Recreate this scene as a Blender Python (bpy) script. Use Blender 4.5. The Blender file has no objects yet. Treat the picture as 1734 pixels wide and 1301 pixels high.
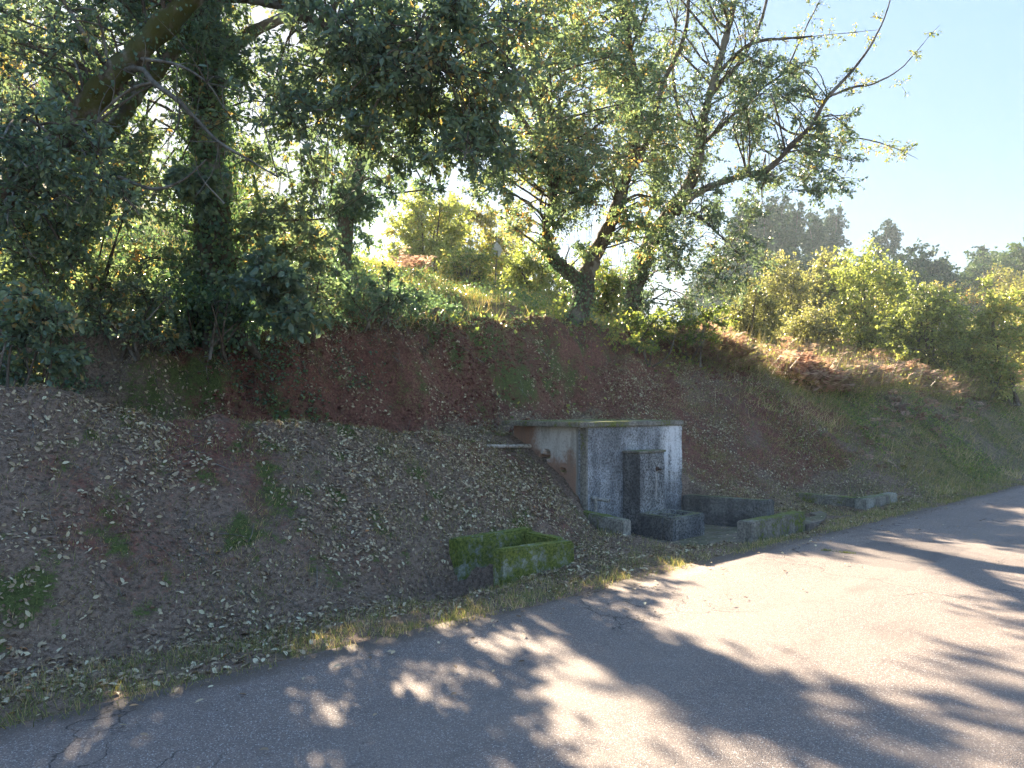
import bpy, bmesh, math, random
import numpy as np
from mathutils import Vector, Matrix

rng = np.random.default_rng(11)
random.seed(5)
SC = bpy.context.scene
COL = SC.collection

# ------------------------------------------------------------------ camera, world, sun, exposure
CAM = np.array([-4.86, -4.39, 1.6])
FWD = np.array([.667, .745]); FWD = FWD / np.linalg.norm(FWD)
RGT = np.array([FWD[1], -FWD[0]])
FPX = 1262.0                                    # focal length in photo pixels (1734 wide)
cam = bpy.data.cameras.new('camera')
cam.sensor_width = 36; cam.lens = 36 * FPX / 1734
cam.shift_y = 39.5 / 1734
cam.clip_start = .05; cam.clip_end = 3000
camo = bpy.data.objects.new('camera', cam); COL.objects.link(camo)
camo.location = CAM; camo.rotation_euler = (math.radians(90), 0, -math.atan2(FWD[0], FWD[1]))
SC.camera = camo

SUN_EL = math.radians(27.0)
SUN_AZ = math.radians(19.2)                     # from +Y towards +X
w = bpy.data.worlds.new('World'); SC.world = w; w.use_nodes = True
nt = w.node_tree; nt.nodes.clear()
sky = nt.nodes.new('ShaderNodeTexSky'); sky.sky_type = 'NISHITA'; sky.sun_disc = False
sky.sun_elevation = SUN_EL; sky.sun_rotation = SUN_AZ; sky.altitude = 250; sky.air_density = 1.0; sky.dust_density = .3; sky.ozone_density = 1.0
bg = nt.nodes.new('ShaderNodeBackground'); bg.inputs['Strength'].default_value = .142
wo = nt.nodes.new('ShaderNodeOutputWorld')
# one even shoulder over the whole sky dome, as the phone's exposure holds back its brightest part
SHOULDER = 3.4
bw = nt.nodes.new('ShaderNodeRGBToBW'); m1 = nt.nodes.new('ShaderNodeMath'); m1.operation = 'MULTIPLY_ADD'; m1.inputs[1].default_value = SHOULDER; m1.inputs[2].default_value = 1
m2 = nt.nodes.new('ShaderNodeVectorMath'); m2.operation = 'DIVIDE'
hs = nt.nodes.new('ShaderNodeHueSaturation'); hs.inputs['Saturation'].default_value = 1.08
nt.links.new(sky.outputs[0], bw.inputs[0]); nt.links.new(bw.outputs[0], m1.inputs[0]); nt.links.new(sky.outputs[0], m2.inputs[0]); nt.links.new(m1.outputs[0], m2.inputs[1])
nt.links.new(m2.outputs[0], hs.inputs['Color']); nt.links.new(hs.outputs[0], bg.inputs[0]); nt.links.new(bg.outputs[0], wo.inputs[0])

sl = bpy.data.lights.new('sun', 'SUN'); sl.energy = 2.0; sl.angle = math.radians(.53); sl.color = (1, .82, .60)
so = bpy.data.objects.new('sun', sl); COL.objects.link(so)
sd = Vector((math.sin(SUN_AZ) * math.cos(SUN_EL), math.cos(SUN_AZ) * math.cos(SUN_EL), math.sin(SUN_EL)))
so.rotation_euler = sd.to_track_quat('Z', 'Y').to_euler()

SC.view_settings.view_transform = 'Standard'; SC.view_settings.look = 'None'
SC.view_settings.exposure = 4.12; SC.view_settings.gamma = 1; SC.view_settings.use_curve_mapping = False
SC.render.engine = 'CYCLES'
SC.cycles.use_denoising = True
SC.cycles.max_bounces = 7; SC.cycles.diffuse_bounces = 4; SC.cycles.transmission_bounces = 4; SC.cycles.volume_bounces = 1
SC.cycles.sample_clamp_indirect = 6

# ------------------------------------------------------------------ small maths
def at(px, py, Y):
    "a photo pixel at depth Y metres -> a point"
    X = (px - 867) / FPX * Y
    p = CAM[:2] + FWD * Y + RGT * X
    return np.array([p[0], p[1], CAM[2] - (py - 690) / FPX * Y])
def project(P):
    d = P[:, :2] - CAM[:2]; Y = d @ FWD; X = d @ RGT
    Ys = np.where(Y > .05, Y, .05)
    return 867 + X / Ys * FPX, 690 - (P[:, 2] - CAM[2]) / Ys * FPX, Y
def inview(P, m=130):
    px, py, Y = project(P)
    return (Y > .3) & (px > -m) & (px < 1734 + m) & (py > -m) & (py < 1301 + m)
def sm(a, b, x):
    t = np.clip((x - a) / (b - a), 0, 1); return t * t * (3 - 2 * t)
def _h(ix, iy, s):
    n = (ix.astype(np.int64) * 374761393 + iy.astype(np.int64) * 668265263 + s * 1442695041) & 0xffffffff
    n = ((n ^ (n >> 13)) * 1274126177) & 0xffffffff
    return ((n ^ (n >> 16)) & 0xffff) / 65535.0
def vn(x, y, s=0):
    ix = np.floor(x); iy = np.floor(y); fx = x - ix; fy = y - iy
    fx = fx * fx * (3 - 2 * fx); fy = fy * fy * (3 - 2 * fy)
    a = _h(ix, iy, s); b = _h(ix + 1, iy, s); c = _h(ix, iy + 1, s); d = _h(ix + 1, iy + 1, s)
    return (a * (1 - fx) + b * fx) * (1 - fy) + (c * (1 - fx) + d * fx) * fy - .5
def fbm(x, y, o=4, s=0):
    r = 0; a = 1.0
    for k in range(o):
        r = r + a * vn(x * 2 ** k + 17.3 * k, y * 2 ** k - 9.1 * k, s + k); a *= .5
    return r

# ------------------------------------------------------------------ terrain (x along the road, y up into the bank)
SX = [-400, -30, -8, -5, -3.86, -2.2, -.38, 1.2, 2.63, 4.9, 7.2, 9.6, 15, 33, 400]
SYZ = [  # road edge, verge, foot, ridge, hollow, bank foot, bank mid, bank top, plateau, hill
 [(0,0),(.8,-.05),(1.2,-.1),(3.6,2.2),(4.2,2.1),(4.8,2.2),(5.6,2.8),(6.5,3.3),(12,6),(30,12)],
 [(0,0),(.8,-.05),(1.2,-.1),(3.6,2.2),(4.2,2.1),(4.8,2.2),(5.6,2.8),(6.5,3.3),(12,6),(30,12)],
 [(0,0),(.8,-.05),(1.3,-.1),(3.5,2.25),(4.1,1.9),(4.6,1.9),(5.4,2.4),(6.2,2.8),(12,5.6),(30,11)],
 [(0,0),(.8,-.05),(1.3,-.1),(3.4,2.1),(4.0,1.75),(4.6,1.75),(5.4,2.3),(6.2,2.7),(12,5.5),(30,11)],
 [(0,0),(.8,-.05),(1.33,-.1),(3.4,1.86),(4.0,1.5),(4.7,1.5),(5.4,2.1),(6.1,2.5),(12,5.4),(30,11)],
 [(0,0),(.75,-.06),(1.15,-.14),(3.4,1.47),(4.0,1.08),(4.9,1.15),(5.25,1.95),(5.7,2.35),(12,5.3),(30,11)],
 [(0,0),(.7,-.03),(1.3,-.06),(3.4,1.45),(4.0,1.12),(4.9,1.25),(5.3,2.05),(5.8,2.6),(12,5.3),(30,11)],
 [(0,0),(.8,0),(1.5,.03),(3.4,1.17),(4.0,1.08),(4.8,1.3),(5.2,2.1),(5.7,2.8),(12,5.4),(30,11)],
 [(0,0),(.8,-.03),(2.13,-.0),(3.4,.82),(3.95,1.17),(4.7,1.38),(5.1,2.15),(5.6,3.0),(12,5.4),(30,10)],
 [(0,0),(.8,-.05),(1.7,0),(3.4,.85),(4.0,1.25),(4.6,1.55),(5.1,2.3),(5.7,3.1),(12,5.2),(30,9)],
 [(0,0),(.7,-.02),(1.75,.03),(3.2,1.1),(3.8,1.55),(4.3,1.95),(4.9,2.45),(5.7,3.05),(12,4.9),(30,8)],
 [(0,0),(.4,0),(.75,.03),(2.3,1.0),(3.0,1.5),(3.7,2.0),(4.6,2.55),(5.5,2.95),(12,4.9),(30,7)],
 [(0,0),(.5,.0),(.9,.06),(1.7,.78),(2.2,1.2),(2.7,1.6),(3.2,1.95),(3.8,2.2),(12,4.3),(30,4)],
 [(0,0),(.5,.03),(.9,.10),(1.7,.95),(2.2,1.45),(2.7,1.9),(3.2,2.25),(3.8,2.45),(12,4.6),(30,3)],
 [(0,0),(.5,.03),(.9,.10),(1.7,.95),(2.2,1.45),(2.7,1.9),(3.2,2.25),(3.8,2.45),(12,4.6),(30,3)]]
_Y = np.array([[p[0] for p in r] for r in SYZ]); _Z = np.array([[p[1] for p in r] for r in SYZ])
def _prof(x, y):
    ys = [np.interp(x, SX, _Y[:, k]) for k in range(10)]; zs = [np.interp(x, SX, _Z[:, k]) for k in range(10)]
    z = np.zeros_like(x)
    for k in range(9):
        t = np.clip((y - ys[k]) / (ys[k + 1] - ys[k]), 0, 1)
        z = z + t * (zs[k + 1] - zs[k])
    return z
def height(x, y, fine=True):
    x = np.asarray(x, float); y = np.asarray(y, float)
    z = (_prof(x, y - .16) + _prof(x, y) * 2 + _prof(x, y + .16) + _prof(x - .5, y) + _prof(x + .5, y)) / 6
    bank = sm(1.0, 2.4, y) * (1 - sm(4.9, 5.4, x) * (1 - sm(8.4, 9.0, x)) * (1 - sm(1.9, 2.6, y)))
    z = z + bank * (.30 * fbm(x * .55, y * .55, 3, 3) * sm(3.6, 5.5, y) + .14 * fbm(x * 1.1, y * 1.1, 3, 9))
    cut = sm(4.3, 4.9, y) * (1 - sm(5.9, 6.8, y)) * (1 - sm(6.5, 9, x))       # broken earth of the red cut
    z = z + cut * (.42 * fbm(x * 2.3 + 3, y * 2.6, 5, 21) + .10 * vn(x * 6.3, y * 8.1, 33))
    z = z + sm(.0, .5, y) * .035 * fbm(x * 3, y * 3, 3, 5) + sm(.05, .4, y) * .035 * fbm(x * 8, y * 8, 2, 6) + sm(1.1, 1.8, y) * .07 * fbm(x * 2.6, y * 2.6, 3, 12)
    # sunken floor in front of the tank, culvert box, drain
    sunk = sm(2.5, 2.75, x) * (1 - sm(5.0, 5.25, x)) * sm(.55, 1.15, y) * (1 - sm(2.45, 2.6, y))
    z = np.where(sunk > 0, z * (1 - sunk) - .30 * sunk, z)
    c = sm(-.65, -.25, x) * (1 - sm(.53, .57, x)) * sm(.96, 1.0, y) * (1 - sm(1.43, 1.47, y))
    z = z * (1 - c) - .34 * c
    fr = sm(-1.6, -.5, x) * (1 - sm(-.30, -.05, x)) * sm(.65, .95, y) * (1 - sm(1.3, 1.6, y))
    z = z * (1 - fr) + fr * np.minimum(z, -.27)
    z = z - .07 * sm(3.0, 3.4, x) * (1 - sm(5.0, 5.6, x)) * sm(.15, .4, y) * (1 - sm(.6, .8, y))
    z = z - .04 * sm(5.6, 6.4, x) * (1 - sm(7.1, 7.16, x)) * sm(.4, .6, y) * (1 - sm(1.9, 2.1, y))
    d = sm(5.12, 5.2, x) * (1 - sm(5.95, 6.05, x)) * sm(.80, .84, y) * (1 - sm(1.06, 1.12, y))
    z = z - .30 * d
    # far hills
    r = np.hypot(x - CAM[0], y - CAM[1])
    z = z + (9.5 + 8 * fbm(x * .012 + 3, y * .012, 3, 44)) * sm(42, 130, r) * sm(.0, .14, (y + 2) / (r + 1))
    z = z - 2.2 * sm(14, 30, y) * sm(14, 30, x) * (1 - sm(50, 90, r))
    # carriageway bed
    rd = 1 - sm(-.09, .04, y + .09 * fbm(x * 2.2, y * 0 + 2, 5, 8) * 2)
    z = z * (1 - rd) - .035 * rd
    return z
def ghit(px, py, y0=2.0, y1=80):
    "where the ray of a photo pixel meets the ground"
    P = np.array([at(px, py, a) for a in (0.0, 1.0)])
    for _ in range(2):
        Y = np.linspace(y0, y1, 160); Q = P[0] + (P[1] - P[0]) * Y[:, None]
        hit = np.nonzero(Q[:, 2] < height(Q[:, 0], Q[:, 1]))[0]
        k = hit[0] if len(hit) else len(Y) - 1
        y0, y1 = Y[max(0, k - 1)], Y[k]
    q = Q[k].copy(); q[2] = float(height(q[0:1], q[1:2])[0]); return q, float(Y[k])
def normals(x, y, e=.05):
    dx = (height(x + e, y) - height(x - e, y)) / (2 * e); dy = (height(x, y + e) - height(x, y - e)) / (2 * e)
    n = np.stack([-dx, -dy, np.ones_like(dx)], 1); return n / np.linalg.norm(n, axis=1)[:, None]

# ------------------------------------------------------------------ objects
def tag(o, label=None, cat=None, group=None, kind=None):
    if label: o['label'] = label
    if cat: o['category'] = cat
    if group: o['group'] = group
    if kind: o['kind'] = kind
    return o
def thing(name, loc, label, cat, group=None):
    o = bpy.data.objects.new(name, None); COL.objects.link(o); o.location = [float(v) for v in loc]; o.empty_display_size = .1
    return tag(o, label, cat, group)
def mesh_np(name, V, faces, mat, parent=None, rnd=None, attrs=None, smooth=False):
    """V (n,3); faces: list of (m,k) index arrays. Local to the parent's location."""
    V = np.asarray(V, np.float32)
    if parent is not None: V = V - np.array(parent_loc(parent), np.float32)
    me = bpy.data.meshes.new(name)
    faces = [np.asarray(f, np.int32) for f in faces if len(f)]
    me.vertices.add(len(V)); me.vertices.foreach_set('co', V.ravel())
    tot = sum(f.size for f in faces); np_ = sum(len(f) for f in faces)
    me.loops.add(tot); me.loops.foreach_set('vertex_index', np.concatenate([f.ravel() for f in faces]))
    st = []; o = 0
    for f in faces:
        st.append(o + np.arange(len(f)) * f.shape[1]); o += f.size
    me.polygons.add(np_); me.polygons.foreach_set('loop_start', np.concatenate(st).astype(np.int32))
    if smooth: me.polygons.foreach_set('use_smooth', np.ones(np_, bool))
    me.update(calc_edges=True)
    if rnd is not None:
        a = me.attributes.new('rnd', 'FLOAT', 'POINT'); a.data.foreach_set('value', np.asarray(rnd, np.float32))
    for k, v in (attrs or {}).items():
        a = me.attributes.new(k, 'FLOAT', 'POINT'); a.data.foreach_set('value', np.asarray(v, np.float32))
    if mat: me.materials.append(mat)
    ob = bpy.data.objects.new(name, me); COL.objects.link(ob)
    if parent is not None: ob.parent = parent
    return ob
def parent_loc(p):
    v = np.array(p.location)
    while p.parent is not None: p = p.parent; v = v + np.array(p.location)
    return v
def part_from_bm(name, bm, mat, parent=None, smooth=False):
    if parent is not None: bmesh.ops.translate(bm, verts=bm.verts, vec=-Vector(parent_loc(parent)))
    me = bpy.data.meshes.new(name); bm.to_mesh(me); bm.free(); me.materials.append(mat)
    if smooth: me.polygons.foreach_set('use_smooth', np.ones(len(me.polygons), bool))
    ob = bpy.data.objects.new(name, me); COL.objects.link(ob)
    if parent is not None: ob.parent = parent
    return ob

# ------------------------------------------------------------------ materials
class Mat:
    def __init__(s, name):
        s.m = bpy.data.materials.new(name); s.m.use_nodes = True; s.t = s.m.node_tree; s.t.nodes.clear()
        s.out = s.n('ShaderNodeOutputMaterial')
    def n(s, typ, **kw):
        nd = s.t.nodes.new(typ)
        for k, v in kw.items(): setattr(nd, k, v)
        return nd
    def l(s, a, b): s.t.links.new(a, b)
    def put(s, sock, v):
        if hasattr(v, 'is_linked') or hasattr(v, 'links'): s.l(v, sock)
        elif isinstance(v, (tuple, list)) and len(v) == 3 and sock.type == 'RGBA': sock.default_value = (*v, 1)
        else: sock.default_value = v
    def pos(s):
        return s.n('ShaderNodeNewGeometry').outputs['Position']
    def noise(s, scale, detail=4, rough=.55, vec=None, stretch=None, dist=0):
        v = vec if vec is not None else s.pos()
        if stretch:
            mp = s.n('ShaderNodeMapping'); mp.inputs['Scale'].default_value = stretch; s.l(v, mp.inputs[0]); v = mp.outputs[0]
        nz = s.n('ShaderNodeTexNoise'); nz.inputs['Scale'].default_value = scale; nz.inputs['Detail'].default_value = detail
        nz.inputs['Roughness'].default_value = rough; nz.inputs['Distortion'].default_value = dist; s.l(v, nz.inputs['Vector'])
        return nz.outputs['Fac']
    def ramp(s, v, stops, interp='LINEAR'):
        r = s.n('ShaderNodeValToRGB'); r.color_ramp.interpolation = interp; e = r.color_ramp.elements
        while len(e) < len(stops): e.new(.5)
        for k, (p, c) in enumerate(stops):
            e[k].position = p; e[k].color = (*(c if isinstance(c, (tuple, list)) else (c, c, c)), 1)
        s.l(v, r.inputs[0]); return r.outputs[0]
    def mix(s, f, a, b, mode='MIX'):
        m = s.n('ShaderNodeMix', data_type='RGBA', blend_type=mode); s.put(m.inputs[0], f); s.put(m.inputs[6], a); s.put(m.inputs[7], b); return m.outputs[2]
    def math(s, op, a, b=0.0, c=None):
        m = s.n('ShaderNodeMath', operation=op); s.put(m.inputs[0], a); s.put(m.inputs[1], b)
        if c is not None: s.put(m.inputs[2], c)
        return m.outputs[0]
    def rng(s, v, a, b, c=0.0, d=1.0):
        m = s.n('ShaderNodeMapRange', interpolation_type='SMOOTHSTEP'); s.put(m.inputs[0], v)
        for k, q in enumerate((a, b, c, d)): m.inputs[k + 1].default_value = q
        return m.outputs[0]
    def attr(s, name): return s.n('ShaderNodeAttribute', attribute_name=name).outputs['Fac']
    def xyz(s):
        p = s.n('ShaderNodeSeparateXYZ'); s.l(s.pos(), p.inputs[0]); return p.outputs
    def bsdf(s, color, rough=.8, spec=.3, bump=None, bstr=.5, bdist=.01):
        b = s.n('ShaderNodeBsdfPrincipled'); s.put(b.inputs['Base Color'], color); s.put(b.inputs['Roughness'], rough)
        b.inputs['Specular IOR Level'].default_value = spec
        if bump is not None:
            n = s.n('ShaderNodeBump'); n.inputs['Strength'].default_value = bstr; n.inputs['Distance'].default_value = bdist
            s.l(bump, n.inputs['Height']); s.l(n.outputs[0], b.inputs['Normal'])
        return b
    def done(s, b):
        s.l(b.outputs[0], s.out.inputs[0]); return s.m

def leaf_mat(name, stops, trans=.42, tint=(.95, .95, .5), rough=.36, spec=.6, gain=1.65):
    m = Mat(name); c = m.ramp(m.attr('rnd'), stops)
    b = m.bsdf(c, rough, spec)
    t = m.n('ShaderNodeBsdfTranslucent'); tc = m.mix(1.0, c, tuple(v * gain for v in tint), 'MULTIPLY')
    m.l(tc, t.inputs[0])
    mx = m.n('ShaderNodeMixShader'); mx.inputs[0].default_value = trans; m.l(b.outputs[0], mx.inputs[1]); m.l(t.outputs[0], mx.inputs[2])
    m.l(mx.outputs[0], m.out.inputs[0]); return m.m
G = lambda *a: tuple(a)
M = {}
M['oak_leaf'] = leaf_mat('oak_leaf', [(0, G(0.138,0.211,0.168)), (.35, G(0.191,0.277,0.206)), (.7, G(0.263,0.344,0.223)), (.88, G(0.401,0.411,0.206)), (.94, G(0.700,0.330,0.168)), (1, G(0.700,0.465,0.206))])
M['oak_leaf_gold'] = leaf_mat('oak_leaf_gold', [(0, G(0.115,0.166,0.076)), (.35, G(0.199,0.244,0.106)), (.62, G(0.305,0.305,0.106)), (.85, G(0.473,0.383,0.106)), (1, G(0.641,0.284,0.106))], .5)
M['grey_oak'] = leaf_mat('grey_oak_leaf', [(0, G(0.103,0.163,0.130)), (.4, G(0.149,0.228,0.163)), (.8, G(0.206,0.286,0.182)), (.94, G(0.275,0.325,0.156)), (1, G(0.389,0.286,0.117))], .38, (1, .97, .6), gain=1.4)
M['dark_leaf'] = leaf_mat('dark_leaf', [(0, G(0.103,0.184,0.140)), (.6, G(0.156,0.252,0.186)), (1, G(0.250,0.330,0.201))], .35)
M['ivy_leaf'] = leaf_mat('ivy_leaf', [(0, G(0.083,0.154,0.108)), (.7, G(0.120,0.220,0.140)), (1, G(0.252,0.352,0.140))], .3)
M['wood_leaf'] = leaf_mat('wood_leaf', [(0, G(0.149,0.165,0.062)), (.5, G(0.229,0.245,0.078)), (.85, G(0.323,0.292,0.102)), (1, G(0.402,0.245,0.102))], .5)
M['yellow_bush'] = leaf_mat('yellow_bush', [(0, G(0.169,0.213,0.079)), (.5, G(0.270,0.315,0.113)), (.85, G(0.372,0.394,0.147)), (1, G(0.405,0.304,0.135))], .45, (1, 1, .55), gain=1.9)
M['grey_bush'] = leaf_mat('grey_bush', [(0, G(0.176,0.194,0.100)), (.6, G(0.261,0.269,0.134)), (1, G(0.379,0.345,0.176))], .45)
M['far_leaf'] = leaf_mat('far_leaf', [(0, G(0.037,0.083,0.047)), (.5, G(0.062,0.120,0.059)), (1, G(0.104,0.164,0.070))], .08, (1, .95, .6), .7, .2)
M['far_olive'] = leaf_mat('far_olive', [(0, G(0.073,0.128,0.052)), (.5, G(0.104,0.172,0.065)), (1, G(0.166,0.224,0.082))], .15, (1, .95, .6), .7, .2)
M['under'] = leaf_mat('undergrowth_leaf', [(0, G(0.094,0.147,0.066)), (.45, G(0.178,0.244,0.086)), (.8, G(0.305,0.363,0.106)), (1, G(0.515,0.441,0.183))], .5)
M['grass'] = leaf_mat('grass_blade', [(0, G(0.114,0.121,0.060)), (.35, G(0.185,0.221,0.084)), (.6, G(0.271,0.300,0.109)), (.85, G(0.503,0.363,0.206)), (1, G(0.686,0.546,0.402))], .35)
M['straw'] = leaf_mat('straw_blade', [(0, G(.25,.21,.12)), (.6, G(.36,.31,.19)), (1, G(.12,.16,.05))], .4)
M['fern'] = leaf_mat('bracken_frond', [(0, G(.18,.11,.08)), (.3, G(.34,.22,.165)), (.6, G(.48,.34,.27)), (.8, G(.58,.46,.37)), (1, G(.22,.28,.11))], .40, (1, .95, .87), .7, .2, 1.4)
M['dead_leaf'] = leaf_mat('fallen_leaf', [(0, G(0.134,0.093,0.062)), (.3, G(0.246,0.175,0.114)), (.55, G(0.358,0.285,0.194)), (.86, G(0.538,0.461,0.308)), (.98, G(0.700,0.680,0.484)), (1, G(0.448,0.209,0.079))], .15, (1, .8, .6), .65, .3, 1.0)
def bark(name, a, b, c, moss=.0):
    m = Mat(name); n1 = m.noise(14, 5, .65, stretch=(1, 1, .25)); n2 = m.noise(2.3, 4); n3 = m.noise(40, 3)
    col = m.mix(m.rng(n1, .35, .65), a, b); col = m.mix(m.rng(n2, .52, .62), col, c)
    col = m.mix(m.math('MULTIPLY', m.rng(n3, .5, .7), .35), col, (.02, .017, .013))
    if moss: col = m.mix(m.math('MULTIPLY', m.rng(m.noise(3.5, 4), .40, .52), moss), col, (.075, .085, .02))
    h = m.math('ADD', m.math('MULTIPLY', n1, 1.0), m.math('MULTIPLY', n3, .3))
    return m.done(m.bsdf(col, .9, .2, h, .8, .03))
M['bark'] = bark('oak_bark', G(0.078,0.062,0.047), G(0.156,0.130,0.104), G(0.247,0.240,0.215))
M['bark_moss'] = bark('mossy_bark', G(0.078,0.062,0.047), G(0.169,0.143,0.111), G(0.286,0.280,0.247), .85)
M['bark_pale'] = bark('lichen_bark', G(0.101,0.094,0.079), G(0.173,0.166,0.144), G(0.238,0.238,0.216))

# ground: masks painted on the sheet say which soil, moss or litter lies there
m = Mat('soil_moss_litter')
n1 = m.noise(5, 6, .65); n2 = m.noise(28, 5, .65); n3 = m.noise(110, 3, .6); n5 = m.noise(11, 5, .75)
red = m.mix(m.rng(n2, .35, .65), (.12, .052, .040), (.28, .135, .10))
red = m.mix(m.rng(n1, .5, .7), red, (.135, .066, .05))
brown = m.mix(m.rng(n2, .35, .65), (.115, .080, .060), (.295, .215, .165)); brown = m.mix(m.rng(n3, .52, .7), brown, (.36, .31, .24))
moss = m.mix(m.rng(n2, .3, .7), (.05, .062, .022), (.115, .15, .045)); moss = m.mix(m.rng(n3, .5, .75), moss, (.19, .22, .09))
gr = m.mix(m.rng(n2, .3, .7), (.075, .08, .04), (.16, .155, .085)); gr = m.mix(m.rng(n1, .40, .6), gr, (.22, .17, .12))
col = brown
col = m.mix(m.rng(m.math('ADD', m.attr('red'), m.math('MULTIPLY', m.math('ADD', m.math('ADD', n2, n3), n5), .9)), 1.70, 1.86), col, red)
col = m.mix(m.rng(m.math('ADD', m.attr('moss'), m.math('MULTIPLY', m.math('ADD', m.math('ADD', n2, n3), n5), 1.0)), 1.92, 2.10), col, moss)
col = m.mix(m.rng(m.math('ADD', m.attr('grass'), m.math('MULTIPLY', n1, .5)), .65, .95), col, gr)
h = m.math('ADD', m.math('MULTIPLY', n1, .5), m.math('ADD', m.math('MULTIPLY', n2, .5), m.math('MULTIPLY', n3, .22)))
M['soil'] = m.done(m.bsdf(col, .92, .15, h, 1.0, .06))

# asphalt with pinkish pale aggregate, worn patches, hair cracks
m = Mat('asphalt')
vo = m.n('ShaderNodeTexVoronoi'); vo.inputs['Scale'].default_value = 190; m.l(m.pos(), vo.inputs['Vector'])
sepc = m.n('ShaderNodeSeparateColor'); m.l(vo.outputs['Color'], sepc.inputs[0])
n1 = m.noise(.9, 5, .6); n2 = m.noise(160, 3, .7); n3 = m.noise(6, 5, .6)
base = m.mix(m.rng(n1, .35, .65), (.172, .148, .138), (.222, .183, .162))
base = m.mix(m.math('MULTIPLY', m.rng(n3, .45, .65), .4), base, (.24, .19, .16))
col = m.mix(m.rng(sepc.outputs[0], .55, .95), base, (.32, .272, .245))
col = m.mix(m.rng(sepc.outputs[1], .75, .9), col, (.13, .118, .115))
col = m.mix(m.rng(sepc.outputs[2], .93, .96), col, (.48, .465, .45))
rx_, ry_, rz_ = m.xyz()
for yc in (-1.45, -3.25):
    tk = m.rng(m.math('ABSOLUTE', m.math('SUBTRACT', m.math('ADD', ry_, m.math('MULTIPLY', n1, .5)), yc + .25)), .55, .1)
    col = m.mix(m.math('MULTIPLY', tk, .28), col, (.27, .235, .21))
pt = m.math('MULTIPLY', m.rng(m.math('ABSOLUTE', m.math('SUBTRACT', m.math('ADD', rx_, m.math('MULTIPLY', n3, .25)), 3.9)), .92, .88), m.rng(m.math('ABSOLUTE', m.math('SUBTRACT', m.math('ADD', ry_, m.math('MULTIPLY', n3, .2)), -1.0)), .48, .45))
col = m.mix(m.math('MULTIPLY', pt, .45), col, (.13, .118, .115))
edge = m.rng(m.math('ADD', ry_, m.math('MULTIPLY', m.noise(3, 6, .7), .5)), .05, .27); col = m.mix(m.math('MULTIPLY', edge, .6), col, (.12, .095, .072))
ck = m.n('ShaderNodeTexVoronoi', feature='DISTANCE_TO_EDGE'); ck.inputs['Scale'].default_value = .6
wp = m.n('ShaderNodeVectorMath', operation='ADD'); nv = m.n('ShaderNodeTexNoise'); nv.inputs['Scale'].default_value = 2.2; nv.inputs['Detail'].default_value = 6
m.l(m.pos(), nv.inputs['Vector']); m.l(m.pos(), wp.inputs[0]); m.l(nv.outputs['Color'], wp.inputs[1]); m.l(wp.outputs[0], ck.inputs['Vector'])
crk = m.math('MULTIPLY', m.rng(ck.outputs['Distance'], .0, .006, 1, 0), m.rng(m.noise(.6, 2), .50, .57))
col = m.mix(m.math('MULTIPLY', crk, .8), col, (.03, .028, .028))
stn = m.noise(1.7, 6, .7, stretch=(.35, 1, 1)); col = m.mix(m.math('MULTIPLY', m.rng(stn, .52, .68), .38), col, (.10, .088, .085))
hh = m.math('SUBTRACT', m.math('ADD', m.math('MULTIPLY', vo.outputs['Distance'], -.5), m.math('MULTIPLY', n2, .4)), m.math('MULTIPLY', crk, .8))
M['asphalt'] = m.done(m.bsdf(col, .78, .35, hh, .9, .008))

def concrete(name, light, dark, speck=.5, moss=0.0, topmoss=.6, extra=None, ground=None):
    m = Mat(name); n1 = m.noise(2.2, 5, .6); n2 = m.noise(16, 6, .7); n3 = m.noise(36, 5, .75); ns = m.noise(5, 5, .7, stretch=(1, 1, .18))
    col = m.mix(m.rng(n1, .38, .62), light, dark)
    col = m.mix(m.math('MULTIPLY', m.rng(ns, .45, .62), .5), col, tuple(v * .45 for v in dark))
    col = m.mix(m.math('MULTIPLY', m.rng(n3, .46, .56), speck), col, (.035, .037, .04))
    col = m.mix(m.math('MULTIPLY', m.rng(n2, .56, .66), speck * .9), col, (.05, .052, .055))
    if extra: col = extra(m, col, n1, n2, n3, ns)
    g = m.n('ShaderNodeNewGeometry'); sp = m.n('ShaderNodeSeparateXYZ'); m.l(g.outputs['Normal'], sp.inputs[0])
    up = m.math('MULTIPLY', m.rng(sp.outputs[2], .5, .9), topmoss)
    mc = m.mix(m.rng(n3, .35, .65), (.06, .085, .02), (.20, .235, .055))
    col = m.mix(m.math('MULTIPLY', up, m.rng(m.math('ADD', n2, n1), .85, 1.02)), col, mc)
    if moss: col = m.mix(m.rng(m.math('ADD', m.math('MULTIPLY', n2, .6), m.math('MULTIPLY', n1, .6)), .62 - .15 * moss, .72 - .12 * moss), col, mc)
    h = m.math('ADD', m.math('MULTIPLY', n2, .6), m.math('MULTIPLY', n3, .35))
    return m.done(m.bsdf(col, .9, .2, h, .7, .012))
def ex_front(m, col, n1, n2, n3, ns):
    x, y, z = m.xyz()
    wht = m.math('MULTIPLY', m.rng(m.math('ADD', x, m.math('MULTIPLY', n1, .7)), 4.55, 4.85), m.rng(z, .30, .75))
    wht = m.math('MULTIPLY', wht, m.rng(m.math('ADD', m.math('MULTIPLY', ns, .6), m.math('MULTIPLY', n3, .4)), .62, .44))
    col = m.mix(wht, col, (.74, .76, .78))
    low = m.math('MULTIPLY', m.rng(m.math('ADD', z, m.math('MULTIPLY', n1, .5)), .55, .12), .45)
    return m.mix(low, col, (.08, .085, .09))
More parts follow.
